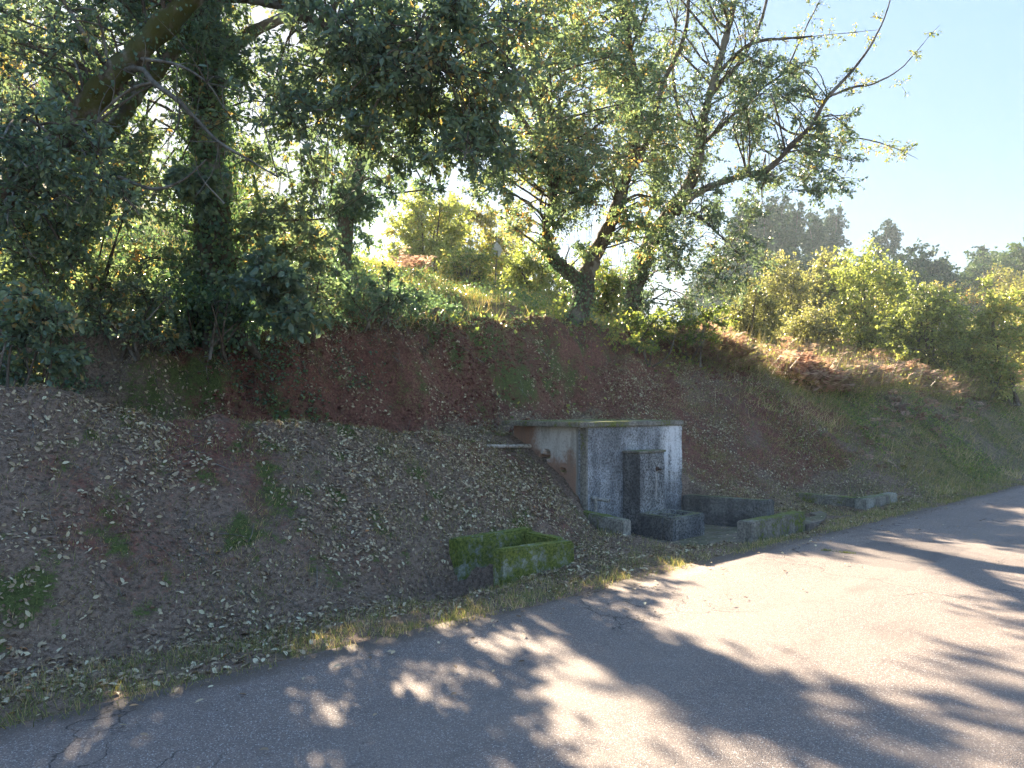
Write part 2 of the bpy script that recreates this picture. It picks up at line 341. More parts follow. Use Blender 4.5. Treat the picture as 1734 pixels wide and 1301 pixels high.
def ex_side(m, col, n1, n2, n3, ns):
    x, y, z = m.xyz()
    a = m.rng(m.math('ADD', m.math('SUBTRACT', z, m.math('MULTIPLY', n1, .9)), m.math('MULTIPLY', n2, .4)), .55, .80)
    c = m.mix(a, (.36, .225, .165), (.60, .59, .56))
    c = m.mix(m.rng(m.math('ADD', y, m.math('MULTIPLY', n2, .35)), 3.50, 3.75), c, (.33, .20, .145))
    c = m.mix(m.math('MULTIPLY', m.rng(n3, .5, .62), .35), c, (.16, .13, .11))
    c = m.mix(m.math('MULTIPLY', m.rng(ns, .52, .66), .5), c, (.22, .19, .16))
    return m.mix(m.rng(m.math('ADD', y, m.math('MULTIPLY', n2, .04)), 2.70, 2.66), c, (.30, .30, .28))
def ex_drip(m, col, n1, n2, n3, ns):
    x, y, z = m.xyz()
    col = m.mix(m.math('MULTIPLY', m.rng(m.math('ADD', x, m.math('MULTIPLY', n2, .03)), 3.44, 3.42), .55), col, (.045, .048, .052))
    d = m.math('MULTIPLY', m.rng(m.math('ABSOLUTE', m.math('SUBTRACT', m.math('ADD', x, m.math('MULTIPLY', n2, .03)), 3.80)), .028, .012), m.math('MULTIPLY', m.rng(z, .70, .66), m.rng(z, .22, .34)))
    return m.mix(m.math('MULTIPLY', d, .4), col, (.52, .50, .46))
M['conc_front'] = concrete('weathered_plaster', G(0.448,0.478,0.515), G(0.239,0.261,0.284), .62, 0, .8, ex_front)
M['conc_side'] = concrete('stained_plaster', G(0.508,0.463,0.419), G(0.419,0.329,0.269), .2, 0, .8, ex_side)
M['conc_pillar'] = concrete('lichen_concrete', G(0.377,0.387,0.377), G(0.189,0.199,0.207), .75, 0, .5, ex_drip)
M['conc_post'] = concrete('spout_pillar_concrete', G(.40,.42,.43), G(.22,.235,.25), .8, 0, .5, ex_drip)
M['conc_dark'] = concrete('damp_concrete', G(0.217,0.217,0.207), G(0.113,0.117,0.117), .5, 0, .55)
M['conc_grey'] = concrete('grey_concrete', G(0.339,0.325,0.285), G(0.204,0.190,0.163), .5, .12, .95)
M['conc_pale'] = concrete('pale_concrete', G(0.420,0.420,0.370), G(0.264,0.244,0.211), .4, 0, .7)
M['conc_moss'] = concrete('mossy_concrete', G(.34,.37,.31), G(.19,.21,.16), .5, .9, 1.0)
M['conc_slab'] = concrete('slab_concrete', G(0.312,0.260,0.221), G(0.169,0.143,0.124), .35, 0, .35)
m = Mat('pvc_pipe'); n = m.noise(30, 4); M['pvc'] = m.done(m.bsdf(m.mix(m.rng(n, .4, .6), (.42, .42, .40), (.24, .23, .21)), .55, .3))
m = Mat('pale_pipe'); n = m.noise(22, 4); M['pipe'] = m.done(m.bsdf(m.mix(m.rng(n, .45, .62), (.50, .46, .40), (.22, .19, .15)), .7, .3))
m = Mat('iron'); n = m.noise(40, 4); M['iron'] = m.done(m.bsdf(m.mix(m.rng(n, .4, .6), (.05, .045, .04), (.12, .07, .045)), .6, .4))
m = Mat('sign_back'); n = m.noise(20, 4); M['sign'] = m.done(m.bsdf(m.mix(m.rng(n, .45, .65), (.55, .57, .60), (.40, .42, .44)), .45, .5))
m = Mat('sign_pole'); n = m.noise(20, 4); M['pole'] = m.done(m.bsdf(m.mix(m.rng(n, .4, .6), (.22, .20, .16), (.12, .11, .08)), .6, .3))

# ------------------------------------------------------------------ ground sheet and road
def axis(a, b, step, lo, hi, g=1.16):
    c = list(np.arange(a, b + 1e-6, step)); s = step
    while c[-1] < hi: s *= g; c.append(c[-1] + s)
    s = step
    while c[0] > lo: s *= g; c.insert(0, c[0] - s)
    return np.array(c)
gx = axis(-5.5, 13.0, .06, -320, 320, 1.06)
gy = np.concatenate([-axis(.12, .2, .5, 0, 320, 1.3)[::-1][:-1], np.arange(-.10, 7.2, .06)])
gy = np.concatenate([gy[gy < -.11], axis(-.10, 7.2, .06, -.1, 320, 1.055)])
GX, GY = np.meshgrid(gx, gy)
fx, fy = GX.ravel(), GY.ravel(); fz = height(fx, fy)
nx_, ny_ = len(gx), len(gy)
i = (np.arange(ny_ - 1)[:, None] * nx_ + np.arange(nx_ - 1)[None, :]).ravel()
F = np.stack([i, i + 1, i + 1 + nx_, i + nx_], 1)
def masks(x, y):
    # 0..1 likelihood of red subsoil, moss and turf
    n = fbm(x * .9, y * .9, 4, 51); n2 = fbm(x * 3.4, y * 3.4, 5, 61) - .10; r = np.hypot(x - CAM[0], y - CAM[1])
    cutx = sm(4.4, 4.9, y) * (1 - sm(6.0, 6.6, y)) * sm(-2.5, -1.0, x) * (1 - sm(7.5, 10.5, x))
    slope_r = sm(4.9, 6, x) * (1 - sm(11, 17, x)) * sm(1.4, 2.2, y) * (1 - sm(5.4, 6, y))
    mound = (1 - sm(2, 2.6, x)) * sm(1.2, 1.6, y) * (1 - sm(4.2, 4.6, y))
    red = np.clip(.95 * cutx + .62 * slope_r + .30 * mound + n * .55 + n2 * .25, 0, 1)
    ms = np.clip(.20 * cutx + .26 * mound + n2 * .8 + fbm(x * 8, y * 8, 3, 63) * mound * .6 + .45 * sm(.0, .12, y) * (1 - sm(.15, .6, y)), 0, 1)
    ms = ms * 1.0 + .42 * np.exp(-((x - 3.6) / 1.5) ** 2) * cutx
    ms = ms + .5 * np.exp(-((x + 1.8) / 1.3) ** 2 - ((y - 5.2) / .5) ** 2)
    g = np.clip(sm(5.8, 6.8, y) + sm(8.5, 13, x) * sm(.3, 1.2, y) * .9 + .5 * sm(.0, .15, y) * (1 - sm(.5, .9, y)) + n2 * .5, 0, 1)
    g = np.where(y < -6, 1, g); g = np.clip(g + sm(25, 40, r), 0, 1)
    return red, ms, g
red_, moss_, grass_ = masks(fx, fy)
ground = mesh_np('ground', np.stack([fx, fy, fz], 1), [F], M['soil'], attrs={'red': red_, 'moss': moss_, 'grass': grass_}, smooth=True)
tag(ground, 'red earth roadside bank with moss, rising from the road to the hill', kind='structure')

rx = np.array(list(np.arange(-20, 60, .5)) + list(np.linspace(60, 310, 60)) ); rx = np.concatenate([np.linspace(-310, -20.5, 60), rx])
ry = np.array([-6.0, -5.9, -4.5, -3, -1.5, -.3, .08, .13])
RX, RY = np.meshgrid(rx, ry); RZ = .0 + .012 * fbm(RX * .5, RY * .5, 2, 3) - .0 * RY
RZ = np.where(RY > .1, -.08, RZ)
i = (np.arange(len(ry) - 1)[:, None] * len(rx) + np.arange(len(rx) - 1)[None, :]).ravel()
road = mesh_np('road', np.stack([RX.ravel(), RY.ravel(), RZ.ravel()], 1), [np.stack([i, i + 1, i + 1 + len(rx), i + len(rx)], 1)], M['asphalt'], smooth=False)
tag(road, 'worn asphalt country road with pale aggregate', kind='structure')

# ------------------------------------------------------------------ air
HAZE = .0008
bm = bmesh.new(); bmesh.ops.create_cube(bm, size=1)
for v in bm.verts: v.co = Vector((v.co.x * 680, v.co.y * 680, -12 + (v.co.z + .5) * 64))
mh = Mat('haze_air'); pv = mh.n('ShaderNodeVolumePrincipled'); pv.inputs['Density'].default_value = HAZE; pv.inputs['Color'].default_value = (.72, .87, 1, 1); pv.inputs['Anisotropy'].default_value = .35
mh.l(pv.outputs[0], mh.out.inputs['Volume'])
tag(part_from_bm('haze', bm, mh.m), 'thin morning haze over the hillside', kind='stuff')

# ------------------------------------------------------------------ concrete works
def rough_bm(x0, x1, y0, y1, z0, z1, step=.08, amp=.008, bev=.012, shape=None, seed=0):
    bm = bmesh.new(); bmesh.ops.create_cube(bm, size=1)
    for v in bm.verts: v.co = Vector(((x0 + x1) / 2 + v.co.x * (x1 - x0), (y0 + y1) / 2 + v.co.y * (y1 - y0), (z0 + z1) / 2 + v.co.z * (z1 - z0)))
    bmesh.ops.bevel(bm, geom=bm.edges[:], offset=bev, segments=2, affect='EDGES')
    for ax in range(3):
        lo, hi = ((x0, x1), (y0, y1), (z0, z1))[ax]; n = int((hi - lo) / step)
        for k in range(1, n):
            co = Vector((0, 0, 0)); no = Vector((0, 0, 0)); co[ax] = lo + (hi - lo) * k / n; no[ax] = 1
            bmesh.ops.bisect_plane(bm, geom=bm.verts[:] + bm.edges[:] + bm.faces[:], plane_co=co, plane_no=no)
    bm.normal_update()
    for v in bm.verts:
        a = np.array([v.co.x + seed]); b = np.array([v.co.y + v.co.z * 1.7])
        v.co += v.normal * float(fbm(a * 7, b * 7, 3, 4)[0]) * amp * 2
    if shape:
        for v in bm.verts: v.co = Vector(shape(*v.co))
    return bm
def tube(pts, rad, sides=8, caps=True, jitter=0.0):
    P = np.asarray(pts, float); n = len(P); R = np.broadcast_to(np.asarray(rad, float), (n,))
    T = np.gradient(P, axis=0); T /= np.linalg.norm(T, axis=1)[:, None] + 1e-9
    ref = np.array([0, 0, 1.]) if abs(T[:, 2]).mean() < .8 else np.array([1., 0, 0])
    A = np.cross(T, ref); A /= np.linalg.norm(A, axis=1)[:, None] + 1e-9; B = np.cross(T, A)
    an = np.linspace(0, 2 * math.pi, sides, endpoint=False)
    rr = R[:, None] * (1 + jitter * rng.normal(size=(n, sides)))
    V = P[:, None, :] + rr[..., None] * (np.cos(an)[None, :, None] * A[:, None, :] + np.sin(an)[None, :, None] * B[:, None, :])
    V = V.reshape(-1, 3)
    k = np.arange(n - 1)[:, None] * sides; j = np.arange(sides)[None, :]; j2 = (j + 1) % sides
    Fq = np.stack([(k + j).ravel(), (k + j2).ravel(), (k + sides + j2).ravel(), (k + sides + j).ravel()], 1)
    return V, Fq
def pipe_bm(p0, p1, ro, ri, sides=20):
    "a hollow pipe, open at p1"
    p0, p1 = Vector(p0), Vector(p1); d = (p1 - p0).normalized(); q = d.to_track_quat('Z', 'Y').to_matrix()
    bm = bmesh.new(); rings = []
    L = (p1 - p0).length
    for r, z in ((ro, 0), (ro, L), (ri, L), (ri, .02)):
        rings.append([bm.verts.new(p0 + q @ Vector((math.cos(a) * r, math.sin(a) * r, z))) for a in [2 * math.pi * k / sides for k in range(sides)]])
    for a, b in zip(rings, rings[1:]):
        for k in range(sides): bm.faces.new((a[k], a[(k + 1) % sides], b[(k + 1) % sides], b[k]))
    bm.faces.new(rings[-1]); bm.faces.new(rings[0][::-1]); bmesh.ops.recalc_face_normals(bm, faces=bm.faces); return bm

TX0, TX1, TY0, TY1 = 2.63, 4.83, 2.47, 3.95
tank = thing('spring_water_tank', (TX0, TY0, -.25), 'weathered concrete spring tank with flat slab roof set into the red bank', 'water tank')
part_from_bm('front_wall', rough_bm(TX0, TX1, TY0, TY0 + .15, -.3, 1.325, .05, .008), M['conc_front'], tank)
bm = rough_bm(TX0 + .002, TX0 + .15, TY0 + .15, TY1, -.3, 1.325, .035, .005, seed=3)
for v in bm.verts:
    if v.co.x < TX0 + .05:
        for (hy, hz, hr) in ((3.22, .93, .05), (2.90, .72, .045), (3.30, .86, .06)):
            d = math.hypot(v.co.y - hy, (v.co.z - hz) * (1.6 if hr == .045 else 1))
            v.co.x += .10 * max(0, 1 - (d / (hr * 1.25)) ** 3) if d < hr * 1.25 else (-.012 * max(0, 1 - (d - hr * 1.25) / .06))
part_from_bm('side_wall', bm, M['conc_side'], tank)
part_from_bm('side_wall', rough_bm(TX1 - .15, TX1 - .002, TY0 + .15, TY1, -.3, 1.325, .12, .004), M['conc_front'], tank)
part_from_bm('corner_post', rough_bm(TX0 - .012, TX0 + .03, TY0 - .012, TY0 + .10, -.3, 1.323, .08, .003, .006), M['conc_grey'], tank)
part_from_bm('roof_slab', rough_bm(TX0 - .14, TX1 + .02, TY0 - .03, TY1 + .12, 1.327, 1.40, .09, .007), M['conc_grey'], tank)
part_from_bm('spout_pillar', rough_bm(3.40, 3.98, 2.17, 2.472, -.25, .955, .05, .009), M['conc_post'], tank)
part_from_bm('pillar_cap', rough_bm(3.385, 3.995, 2.155, 2.474, .957, .985, .08, .003, .005), M['conc_grey'], tank)
sp = part_from_bm('spout', pipe_bm((3.80, 2.18, .72), (3.80, 2.10, .712), .014, .010), M['iron'], tank)
fl = pipe_bm((3.80, 2.174, .72), (3.80, 2.155, .72), .034, .02); part_from_bm('flange', fl, M['iron'], sp)
tp = thing('outlet_pipe', (2.74, 2.47, .35), 'short grey plastic outlet pipe with elbow low on the tank wall', 'pipe')
part_from_bm('spout', pipe_bm((2.76, 2.42, .355), (2.80, 2.20, .345), .026, .020), M['pvc'], tp)
part_from_bm('elbow', pipe_bm((2.76, 2.48, .37), (2.755, 2.38, .352), .036, .022), M['pvc'], tp)
part_from_bm('down_pipe', pipe_bm((2.75, 2.40, .345), (2.75, 2.41, .10), .022, .015), M['pvc'], tp)
sp_ = thing('supply_pipe', (2.66, 3.58, 1.02), 'pale pipe running from the leafy mound to the tank side wall', 'pipe')
part_from_bm('pipe_run', pipe_bm((2.64, 3.58, 1.03), (1.72, 3.50, 1.06), .028, .02), M['pipe'], sp_)
part_from_bm('collar', pipe_bm((2.645, 3.58, 1.03), (2.52, 3.57, 1.032), .034, .028), M['pipe'], sp_)

# water trough with two basins
tr = thing('water_trough', (3.70, 1.9, -.18), 'dark damp concrete trough with two square basins below the spout pillar', 'trough')
x0, x1, y0, y1, zb, zt = 3.31, 4.09, 1.56, 2.165, -.20, .125
part_from_bm('trough_wall', rough_bm(x0, x1, y0, y0 + .13, zb, zt, .05, .010, .022), M['conc_pillar'], tr)
part_from_bm('trough_wall', rough_bm(x0, x0 + .10, y0 + .13, y1, zb, zt + .01, .05, .010, .018, seed=2), M['conc_pillar'], tr)
part_from_bm('trough_wall', rough_bm(x1 - .10, x1, y0 + .13, y1, zb, zt, .05, .010, .018, seed=4), M['conc_pillar'], tr)
part_from_bm('trough_wall', rough_bm(x0 + .10, x1 - .10, y1 - .11, y1, zb, zt + .008, .05, .010, .018, seed=5), M['conc_pillar'], tr)
part_from_bm('divider', rough_bm((x0 + x1) / 2 - .05, (x0 + x1) / 2 + .05, y0 + .13, y1 - .11, zb, zt - .01, .07, .005, .015), M['conc_pillar'], tr)
part_from_bm('trough_floor', rough_bm(x0 + .10, x1 - .10, y0 + .13, y1 - .11, zb, zb + .08, .2, .003, .01), M['conc_pillar'], tr)

# kerbs and low walls
def low_wall(name, label, cat, bm, mat, loc, group=None):
    o = part_from_bm(name, bm, mat); o.data.transform(Matrix.Translation(-Vector(loc))); o.location = loc
    return tag(o, label, cat, group)
def lean(x, y, z):          # top drops towards the road
    return (x, y, z if z < 0 else z - (2.47 - y) * .06)
low_wall('low_wall', 'short mossy kerb wall running forward from the tank beside the leafy mound', 'low wall', rough_bm(2.44, 2.63, 1.68, 2.455, -.3, .215, .07, .008, .02, lean), M['conc_grey'], (2.53, 2.0, -.2))
def skew(x, y, z):
    return (x + (2.47 - y) * .26, y, z)
low_wall('low_wall', 'long dark damp wall closing the right side of the sunken floor', 'low wall', rough_bm(4.80, 4.97, 1.18, 2.46, -.3, .245, .05, .010, .018, skew, 7), M['conc_dark'], (4.95, 1.8, -.2))
low_wall('low_wall', 'loose mossy topped concrete block wall between the sunken floor and road', 'low wall', rough_bm(3.48, 4.90, .51, .70, -.28, .175, .09, .006, .015, None, 9), M['conc_grey'], (4.2, .6, -.2))
lk = thing('corner_kerb', (7.18, .75, 0), 'low L shaped concrete kerb at the foot of the bank, further along the road', 'kerb')
part_from_bm('kerb_arm', rough_bm(7.16, 8.45, .66, .84, -.15, .15, .08, .007, .018), M['conc_pale'], lk)
part_from_bm('kerb_arm', rough_bm(7.163, 7.34, .845, 1.85, -.15, .145, .08, .007, .018, seed=5), M['conc_grey'], lk)

# culvert box: three mossy walls, open to the ditch
cv = thing('culvert_box', (-.3, .9, -.3), 'moss covered concrete culvert box with open end, beside the road edge', 'culvert')
part_from_bm('culvert_wall', rough_bm(-.31, .69, .84, .97, -.45, .255, .06, .008, .02, lambda x, y, z: (x, y, z + (.035 * (.2 - x) if z > 0 else 0))), M['conc_moss'], cv)
part_from_bm('culvert_wall', rough_bm(-.36, .69, 1.46, 1.60, -.45, .295, .06, .008, .02, None, 4), M['conc_moss'], cv)
part_from_bm('culvert_wall', rough_bm(.55, .688, .972, 1.458, -.45, .262, .06, .008, .02, None, 8), M['conc_moss'], cv)
part_from_bm('culvert_lip', rough_bm(-.55, -.30, .80, 1.0, -.45, -.17, .06, .02, .03), M['conc_moss'], cv)

# sunken floor of cracked slabs (each slab its own piece) and the apron by the drain
fl = thing('paved_floor', (3.7, 1.6, -.2), 'sunken floor of cracked concrete slabs in front of the tank', 'floor'); fl['kind'] = 'structure'
del fl['category']
def slab(poly, z, th, parent):
    bm = bmesh.new(); top = [bm.verts.new((x, y, z + random.uniform(-.006, .006))) for x, y in poly]; bot = [bm.verts.new((x, y, z - th)) for x, y in poly]
    n = len(poly); bm.faces.new(top); bm.faces.new(bot[::-1])
    for k in range(n): bm.faces.new((top[k], bot[k], bot[(k + 1) % n], top[(k + 1) % n]))
    bmesh.ops.recalc_face_normals(bm, faces=bm.faces); bmesh.ops.bevel(bm, geom=[e for e in bm.edges if e.verts[0].co.z > z - th / 2 and e.verts[1].co.z > z - th / 2], offset=.008, segments=1, affect='EDGES')
    part_from_bm('slab', bm, M['conc_slab'], parent)
xs = [2.55, 3.05, 3.75, 4.35, 5.18]; ys = [.72, 1.18, 1.62, 2.10, 2.46]
gpt = {}
for a, x in enumerate(xs):
    for b, y in enumerate(ys):
        jx = random.uniform(-.12, .12) if 0 < a < 4 else 0; jy = random.uniform(-.08, .08) if 0 < b < 4 else 0
        if b == 0: jy = {0: .60, 1: .42, 2: .06, 3: 0, 4: .0}[a]
        gpt[a, b] = (x + jx, y + jy)
for a in range(4):
    for b in range(4):
        q = [gpt[a, b], gpt[a + 1, b], gpt[a + 1, b + 1], gpt[a, b + 1]]
        cx = sum(p[0] for p in q) / 4; cy = sum(p[1] for p in q) / 4
        slab([(cx + (x - cx) * .985, cy + (y - cy) * .98) for x, y in q], -.182, .12, fl)
ap = thing('drain_apron', (5.5, .8, -.05), 'small concrete apron slab beside the dark drain opening', 'slab')
slab([(4.96, .53), (5.55, .56), (6.15, .80), (6.35, 1.0), (6.05, 1.03), (5.9, .83), (5.1, .80)], .005, .14, ap)
dr = part_from_bm('drain_side', rough_bm(5.05, 6.0, 1.10, 1.17, -.3, .015, .1, .006, .012), M['conc_dark'], ap)

# diamond sign on the hill
q, Yq = ghit(838, 500, 8)
Ys = Yq
sg = thing('roadside_sign', q, 'small pale grey diamond sign on a thin pole under the trees', 'sign')
top = at(841, 424, Ys); s = Ys / FPX
bm = bmesh.new(); pl = [(-.0, 14.5), (7, 8), (10.5, 1), (8, -6), (1, -13.5), (-6, -9), (-10, -1), (-4.5, 9)]
u3 = np.array([RGT[0] * .9 + FWD[0] * .43, RGT[1] * .9 + FWD[1] * .43, 0]); nn = np.cross(u3, [0, 0, 1])
for sgn in (0, 1):
    for a, b in pl: bm.verts.new(top + u3 * a * s + np.array([0, 0, b * s]) + nn * (.004 * sgn))
bm.verts.ensure_lookup_table(); n = len(pl)
bm.faces.new(bm.verts[:n]); bm.faces.new(bm.verts[n:][::-1])
for k in range(n): bm.faces.new((bm.verts[k], bm.verts[(k + 1) % n], bm.verts[n + (k + 1) % n], bm.verts[n + k]))
bmesh.ops.recalc_face_normals(bm, faces=bm.faces)
part_from_bm('sign_plate', bm, M['sign'], sg)
V, Fq = tube([q - [0, 0, .2], (q + top) / 2, top + [0, 0, -.02] + nn * .03], .022, 10)
mesh_np('pole', V, [Fq], M['pole'], sg, smooth=True)

# ------------------------------------------------------------------ leaves and wood
def leaves(P, D, N, L, W, form=4):
    """leaf polygons at P pointing along D with face normal N; returns verts, faces, leaf index per vertex"""
    n = len(P); D = D / (np.linalg.norm(D, axis=1)[:, None] + 1e-9)
    S = np.cross(D, N); S /= np.linalg.norm(S, axis=1)[:, None] + 1e-9; U = np.cross(S, D)
    L = np.broadcast_to(L, (n,))[:, None]; W = np.broadcast_to(W, (n,))[:, None]
    if form == 2:
        pts = [P, P + D * L * .5 - S * W * .5 + U * W * .15, P + D * L, P + D * L * .5 + S * W * .5 + U * W * .15]
        V = np.stack(pts, 1).reshape(-1, 3); b = np.arange(n)[:, None] * 4
        return V, [np.concatenate([b + [0, 1, 2], b + [0, 2, 3]])], np.repeat(np.arange(n), 4)
    pts = [P, P + D * L * .32 - S * W * .48 + U * W * .12, P + D * L * .72 - S * W * .40 + U * W * .10, P + D * L - U * L * .10,
           P + D * L * .72 + S * W * .40 + U * W * .10, P + D * L * .32 + S * W * .48 + U * W * .12]
    V = np.stack(pts, 1).reshape(-1, 3); b = np.arange(n)[:, None] * 6
    return V, [np.concatenate([b + [0, 1, 2], b + [0, 2, 3], b + [0, 3, 4], b + [0, 4, 5]])], np.repeat(np.arange(n), 6)
def unit(n):
    v = rng.normal(size=(n, 3)); return v / np.linalg.norm(v, axis=1)[:, None]
class Wood:
    def __init__(s): s.V = []; s.F = []; s.n = 0
    def add(s, V, F): s.V.append(V); s.F.append(F + s.n); s.n += len(V)
    def build(s, name, mat, parent):
        if s.n: return tag(mesh_np(name, np.concatenate(s.V), [np.concatenate(s.F)], mat, parent, smooth=True), kind='stuff' if name in ('branches', 'stems', 'dead_bough') else None)
def spline(P, n):
    P = np.asarray(P, float); k = len(P); Q = np.vstack([2 * P[0] - P[1], P, 2 * P[-1] - P[-2]])
    t = np.linspace(0, k - 1 - 1e-6, n); i = t.astype(int); f = (t - i)[:, None]
    a, b, c, d = Q[i], Q[i + 1], Q[i + 2], Q[i + 3]
    return .5 * (2 * b + (c - a) * f + (2 * a - 5 * b + 4 * c - d) * f ** 2 + (3 * b - a - 3 * c + d) * f ** 3)
def twigs_and_leaves(C, R, ntw, nlf, ll, droop=.25, form=4, flat=.6):
    "around each centre C: curved twigs with leaves along them. returns twig curves and leaf arrays"
    B = len(C); T = B * ntw; c = np.repeat(C, ntw, 0); r = np.repeat(R, ntw)[:, None]
    d = unit(T); d[:, 2] = d[:, 2] * .75 + .05
    a = c + unit(T) * r * .25 * rng.random((T, 1)); b = a + d * r * rng.uniform(.55, 1.15, (T, 1)); b[:, 2] -= (droop * r[:, 0] * rng.random(T))
    mid = (a + b) / 2 + unit(T) * r * .16 + np.array([0, 0, .08]) * r
    u = rng.random((T, nlf)) ** .7; u3 = u[..., None]
    P = (1 - u3) ** 2 * a[:, None] + 2 * u3 * (1 - u3) * mid[:, None] + u3 ** 2 * b[:, None]
    tan = (2 * (1 - u3) * (mid - a)[:, None] + 2 * u3 * (b - mid)[:, None]); tan /= np.linalg.norm(tan, axis=2)[..., None] + 1e-9
    n = T * nlf; P = P.reshape(-1, 3) + unit(n) * ll * .35; tan = tan.reshape(-1, 3)
    D = tan * .55 + unit(n) * .9; D[:, 2] -= .25; N = unit(n) * .9; N[:, 2] += flat
    return (a, mid, b), (P, D, N)
def twig_wood(W, abm, r0=.006):
    a, m_, b = abm; T = len(a)
    if not T: return
    d = b - a; d /= np.linalg.norm(d, axis=1)[:, None] + 1e-9; A = np.cross(d, np.array([.3, .2, .93])); A /= np.linalg.norm(A, axis=1)[:, None] + 1e-9; Bv = np.cross(d, A)
    rings = []
    for p, r in ((a, r0), (m_ * .5 + (a + b) * .25, r0 * .7), (b, r0 * .3)):
        for k in range(3):
            an = 2 * math.pi * k / 3; rings.append(p + (A * math.cos(an) + Bv * math.sin(an)) * r)
    V = np.stack(rings, 1).reshape(-1, 3); base = np.arange(T)[:, None] * 9; Fs = []
    for q in (0, 3):
        for k in range(3): Fs.append(base + [q + k, q + (k + 1) % 3, q + 3 + (k + 1) % 3, q + 3 + k])
    W.add(V, np.concatenate(Fs))
def crown(parent, C, R, limbpts, mat, ntw=9, nlf=16, ll=.075, lw=.55, form=4, name='crown', wood=None, twr=.006, droop=.25, connect=True, tone=0, brr=.35, flat=.6):
    C = np.asarray(C, float); R = np.asarray(R, float)
    if connect and len(limbpts):
        LP, LR = limbpts
        for c, r in zip(C, R):
            dd = np.linalg.norm((LP - c) * [1, 1, .8], axis=1) + np.maximum(0, LP[:, 2] - c[2] + .2) * .8
            k = int(np.argmin(dd)); p = LP[k]; L = np.linalg.norm(c - p)
            if L > 2.8: continue
            mid = (p + c) / 2 + rng.normal(size=3) * L * .12 + [0, 0, L * .22]
            pts = spline([p, p * .7 + mid * .3 + rng.normal(size=3) * L * .03, mid, c, c + (c - mid) * .25 + rng.normal(size=3) * .05], 9)
            r0 = min(LR[k] * .5, .008 + .013 * L)
            wood.add(*tube(pts, np.linspace(r0, .006, 9), 5))
    abm, (P, D, N) = twigs_and_leaves(C, R, ntw, nlf, ll, droop, form, flat)
    if wood is not None: twig_wood(wood, abm, twr)
    n = len(P); L = ll * rng.uniform(.65, 1.25, n)
    V, Fc, idx = leaves(P, D, N, L, L * lw * rng.uniform(.8, 1.15, n), form)
    q = np.repeat(rng.normal(size=len(C)) * .13, ntw * nlf)
    rnd = np.clip(rng.random(n) * .9 + q + tone, 0, 1)
    return tag(mesh_np(name, V, Fc, mat, parent, rnd=rnd[idx]), kind='stuff')
def blobs(regs):
    "regs: (px, py, rx, ry, Y0, Y1, count, r0, r1) ellipses of the photo at a depth range -> centres, radii"
    C, R = [], []
    for (px, py, rx_, ry_, Y0, Y1, n, r0, r1) in regs:
        for _ in range(n):
            a = rng.uniform(0, 2 * math.pi); q = math.sqrt(rng.random())
            C.append(at(px + rx_ * q * math.cos(a), py + ry_ * q * math.sin(a), rng.uniform(Y0, Y1))); R.append(rng.uniform(r0, r1))
    C = np.array(C); R = np.array(R)
    ok = C[:, 2] > height(C[:, 0], C[:, 1]) + .25
    return C[ok], R[ok]
def limbs(W, L, jit=.03):
    "L: list of (polyline of points, r_start, r_end). returns sample points along all limbs"
    LP, LR = [], []
    for pl, r0, r1 in L:
        n = max(8, len(pl) * 7); P = spline(pl, n); P += np.cumsum(rng.normal(size=P.shape) * .004, axis=0) if jit else 0
        R = np.linspace(r0, r1, n) * (1 + .10 * rng.normal(size=n))
        W.add(*tube(P, R, 12 if r0 > .08 else 7, jitter=jit)); LP.append(P); LR.append(R)
    return np.concatenate(LP), np.concatenate(LR)
def px_line(pts, Y): return [at(p[0], p[1], Y + (p[2] if len(p) > 2 else 0)) for p in pts]
def flare(W, base, r):
    for k in range(5):
        a = 2 * math.pi * k / 5 + rng.uniform(0, .6); e = base + np.array([math.cos(a), math.sin(a), 0]) * r * 2.2
        e[2] = float(height(e[0:1], e[1:2])[0]) - .05
        W.add(*tube([base + [0, 0, r * 1.6], base + (e - base) * .45 + [0, 0, r * .35], e], [r * .55, r * .42, r * .15], 7))
def vines(W, P0, n, spread, drop, r=.004):
    for _ in range(n):
        p = P0[rng.integers(len(P0))] + rng.normal(size=3) * spread * .3; L = rng.uniform(*drop)
        pts = [p, p + [rng.normal() * .08, rng.normal() * .08, -L * .5], p + [rng.normal() * .15, rng.normal() * .15, -L]]
        W.add(*tube(spline(pts, 7), r, 4))
def ivy_on(parent, P, R, n, mat, ll=.06, thick=.12, name='ivy'):
    k = rng.integers(0, len(P), n); a = rng.uniform(0, 2 * math.pi, n); rr = R[k] + rng.random(n) ** 1.6 * thick
    O = np.stack([np.cos(a), np.sin(a), rng.normal(size=n) * .15], 1)
    Q = P[k] + O * rr[:, None] + rng.normal(size=(n, 3)) * .05
    D = unit(n) * .6 + np.array([0, 0, -.7]); N = O + unit(n) * .5
    L = ll * rng.uniform(.6, 1.3, n); V, Fc, idx = leaves(Q, D, N, L, L * .8, 2)
    return mesh_np(name, V, Fc, mat, parent, rnd=rng.random(n)[idx])

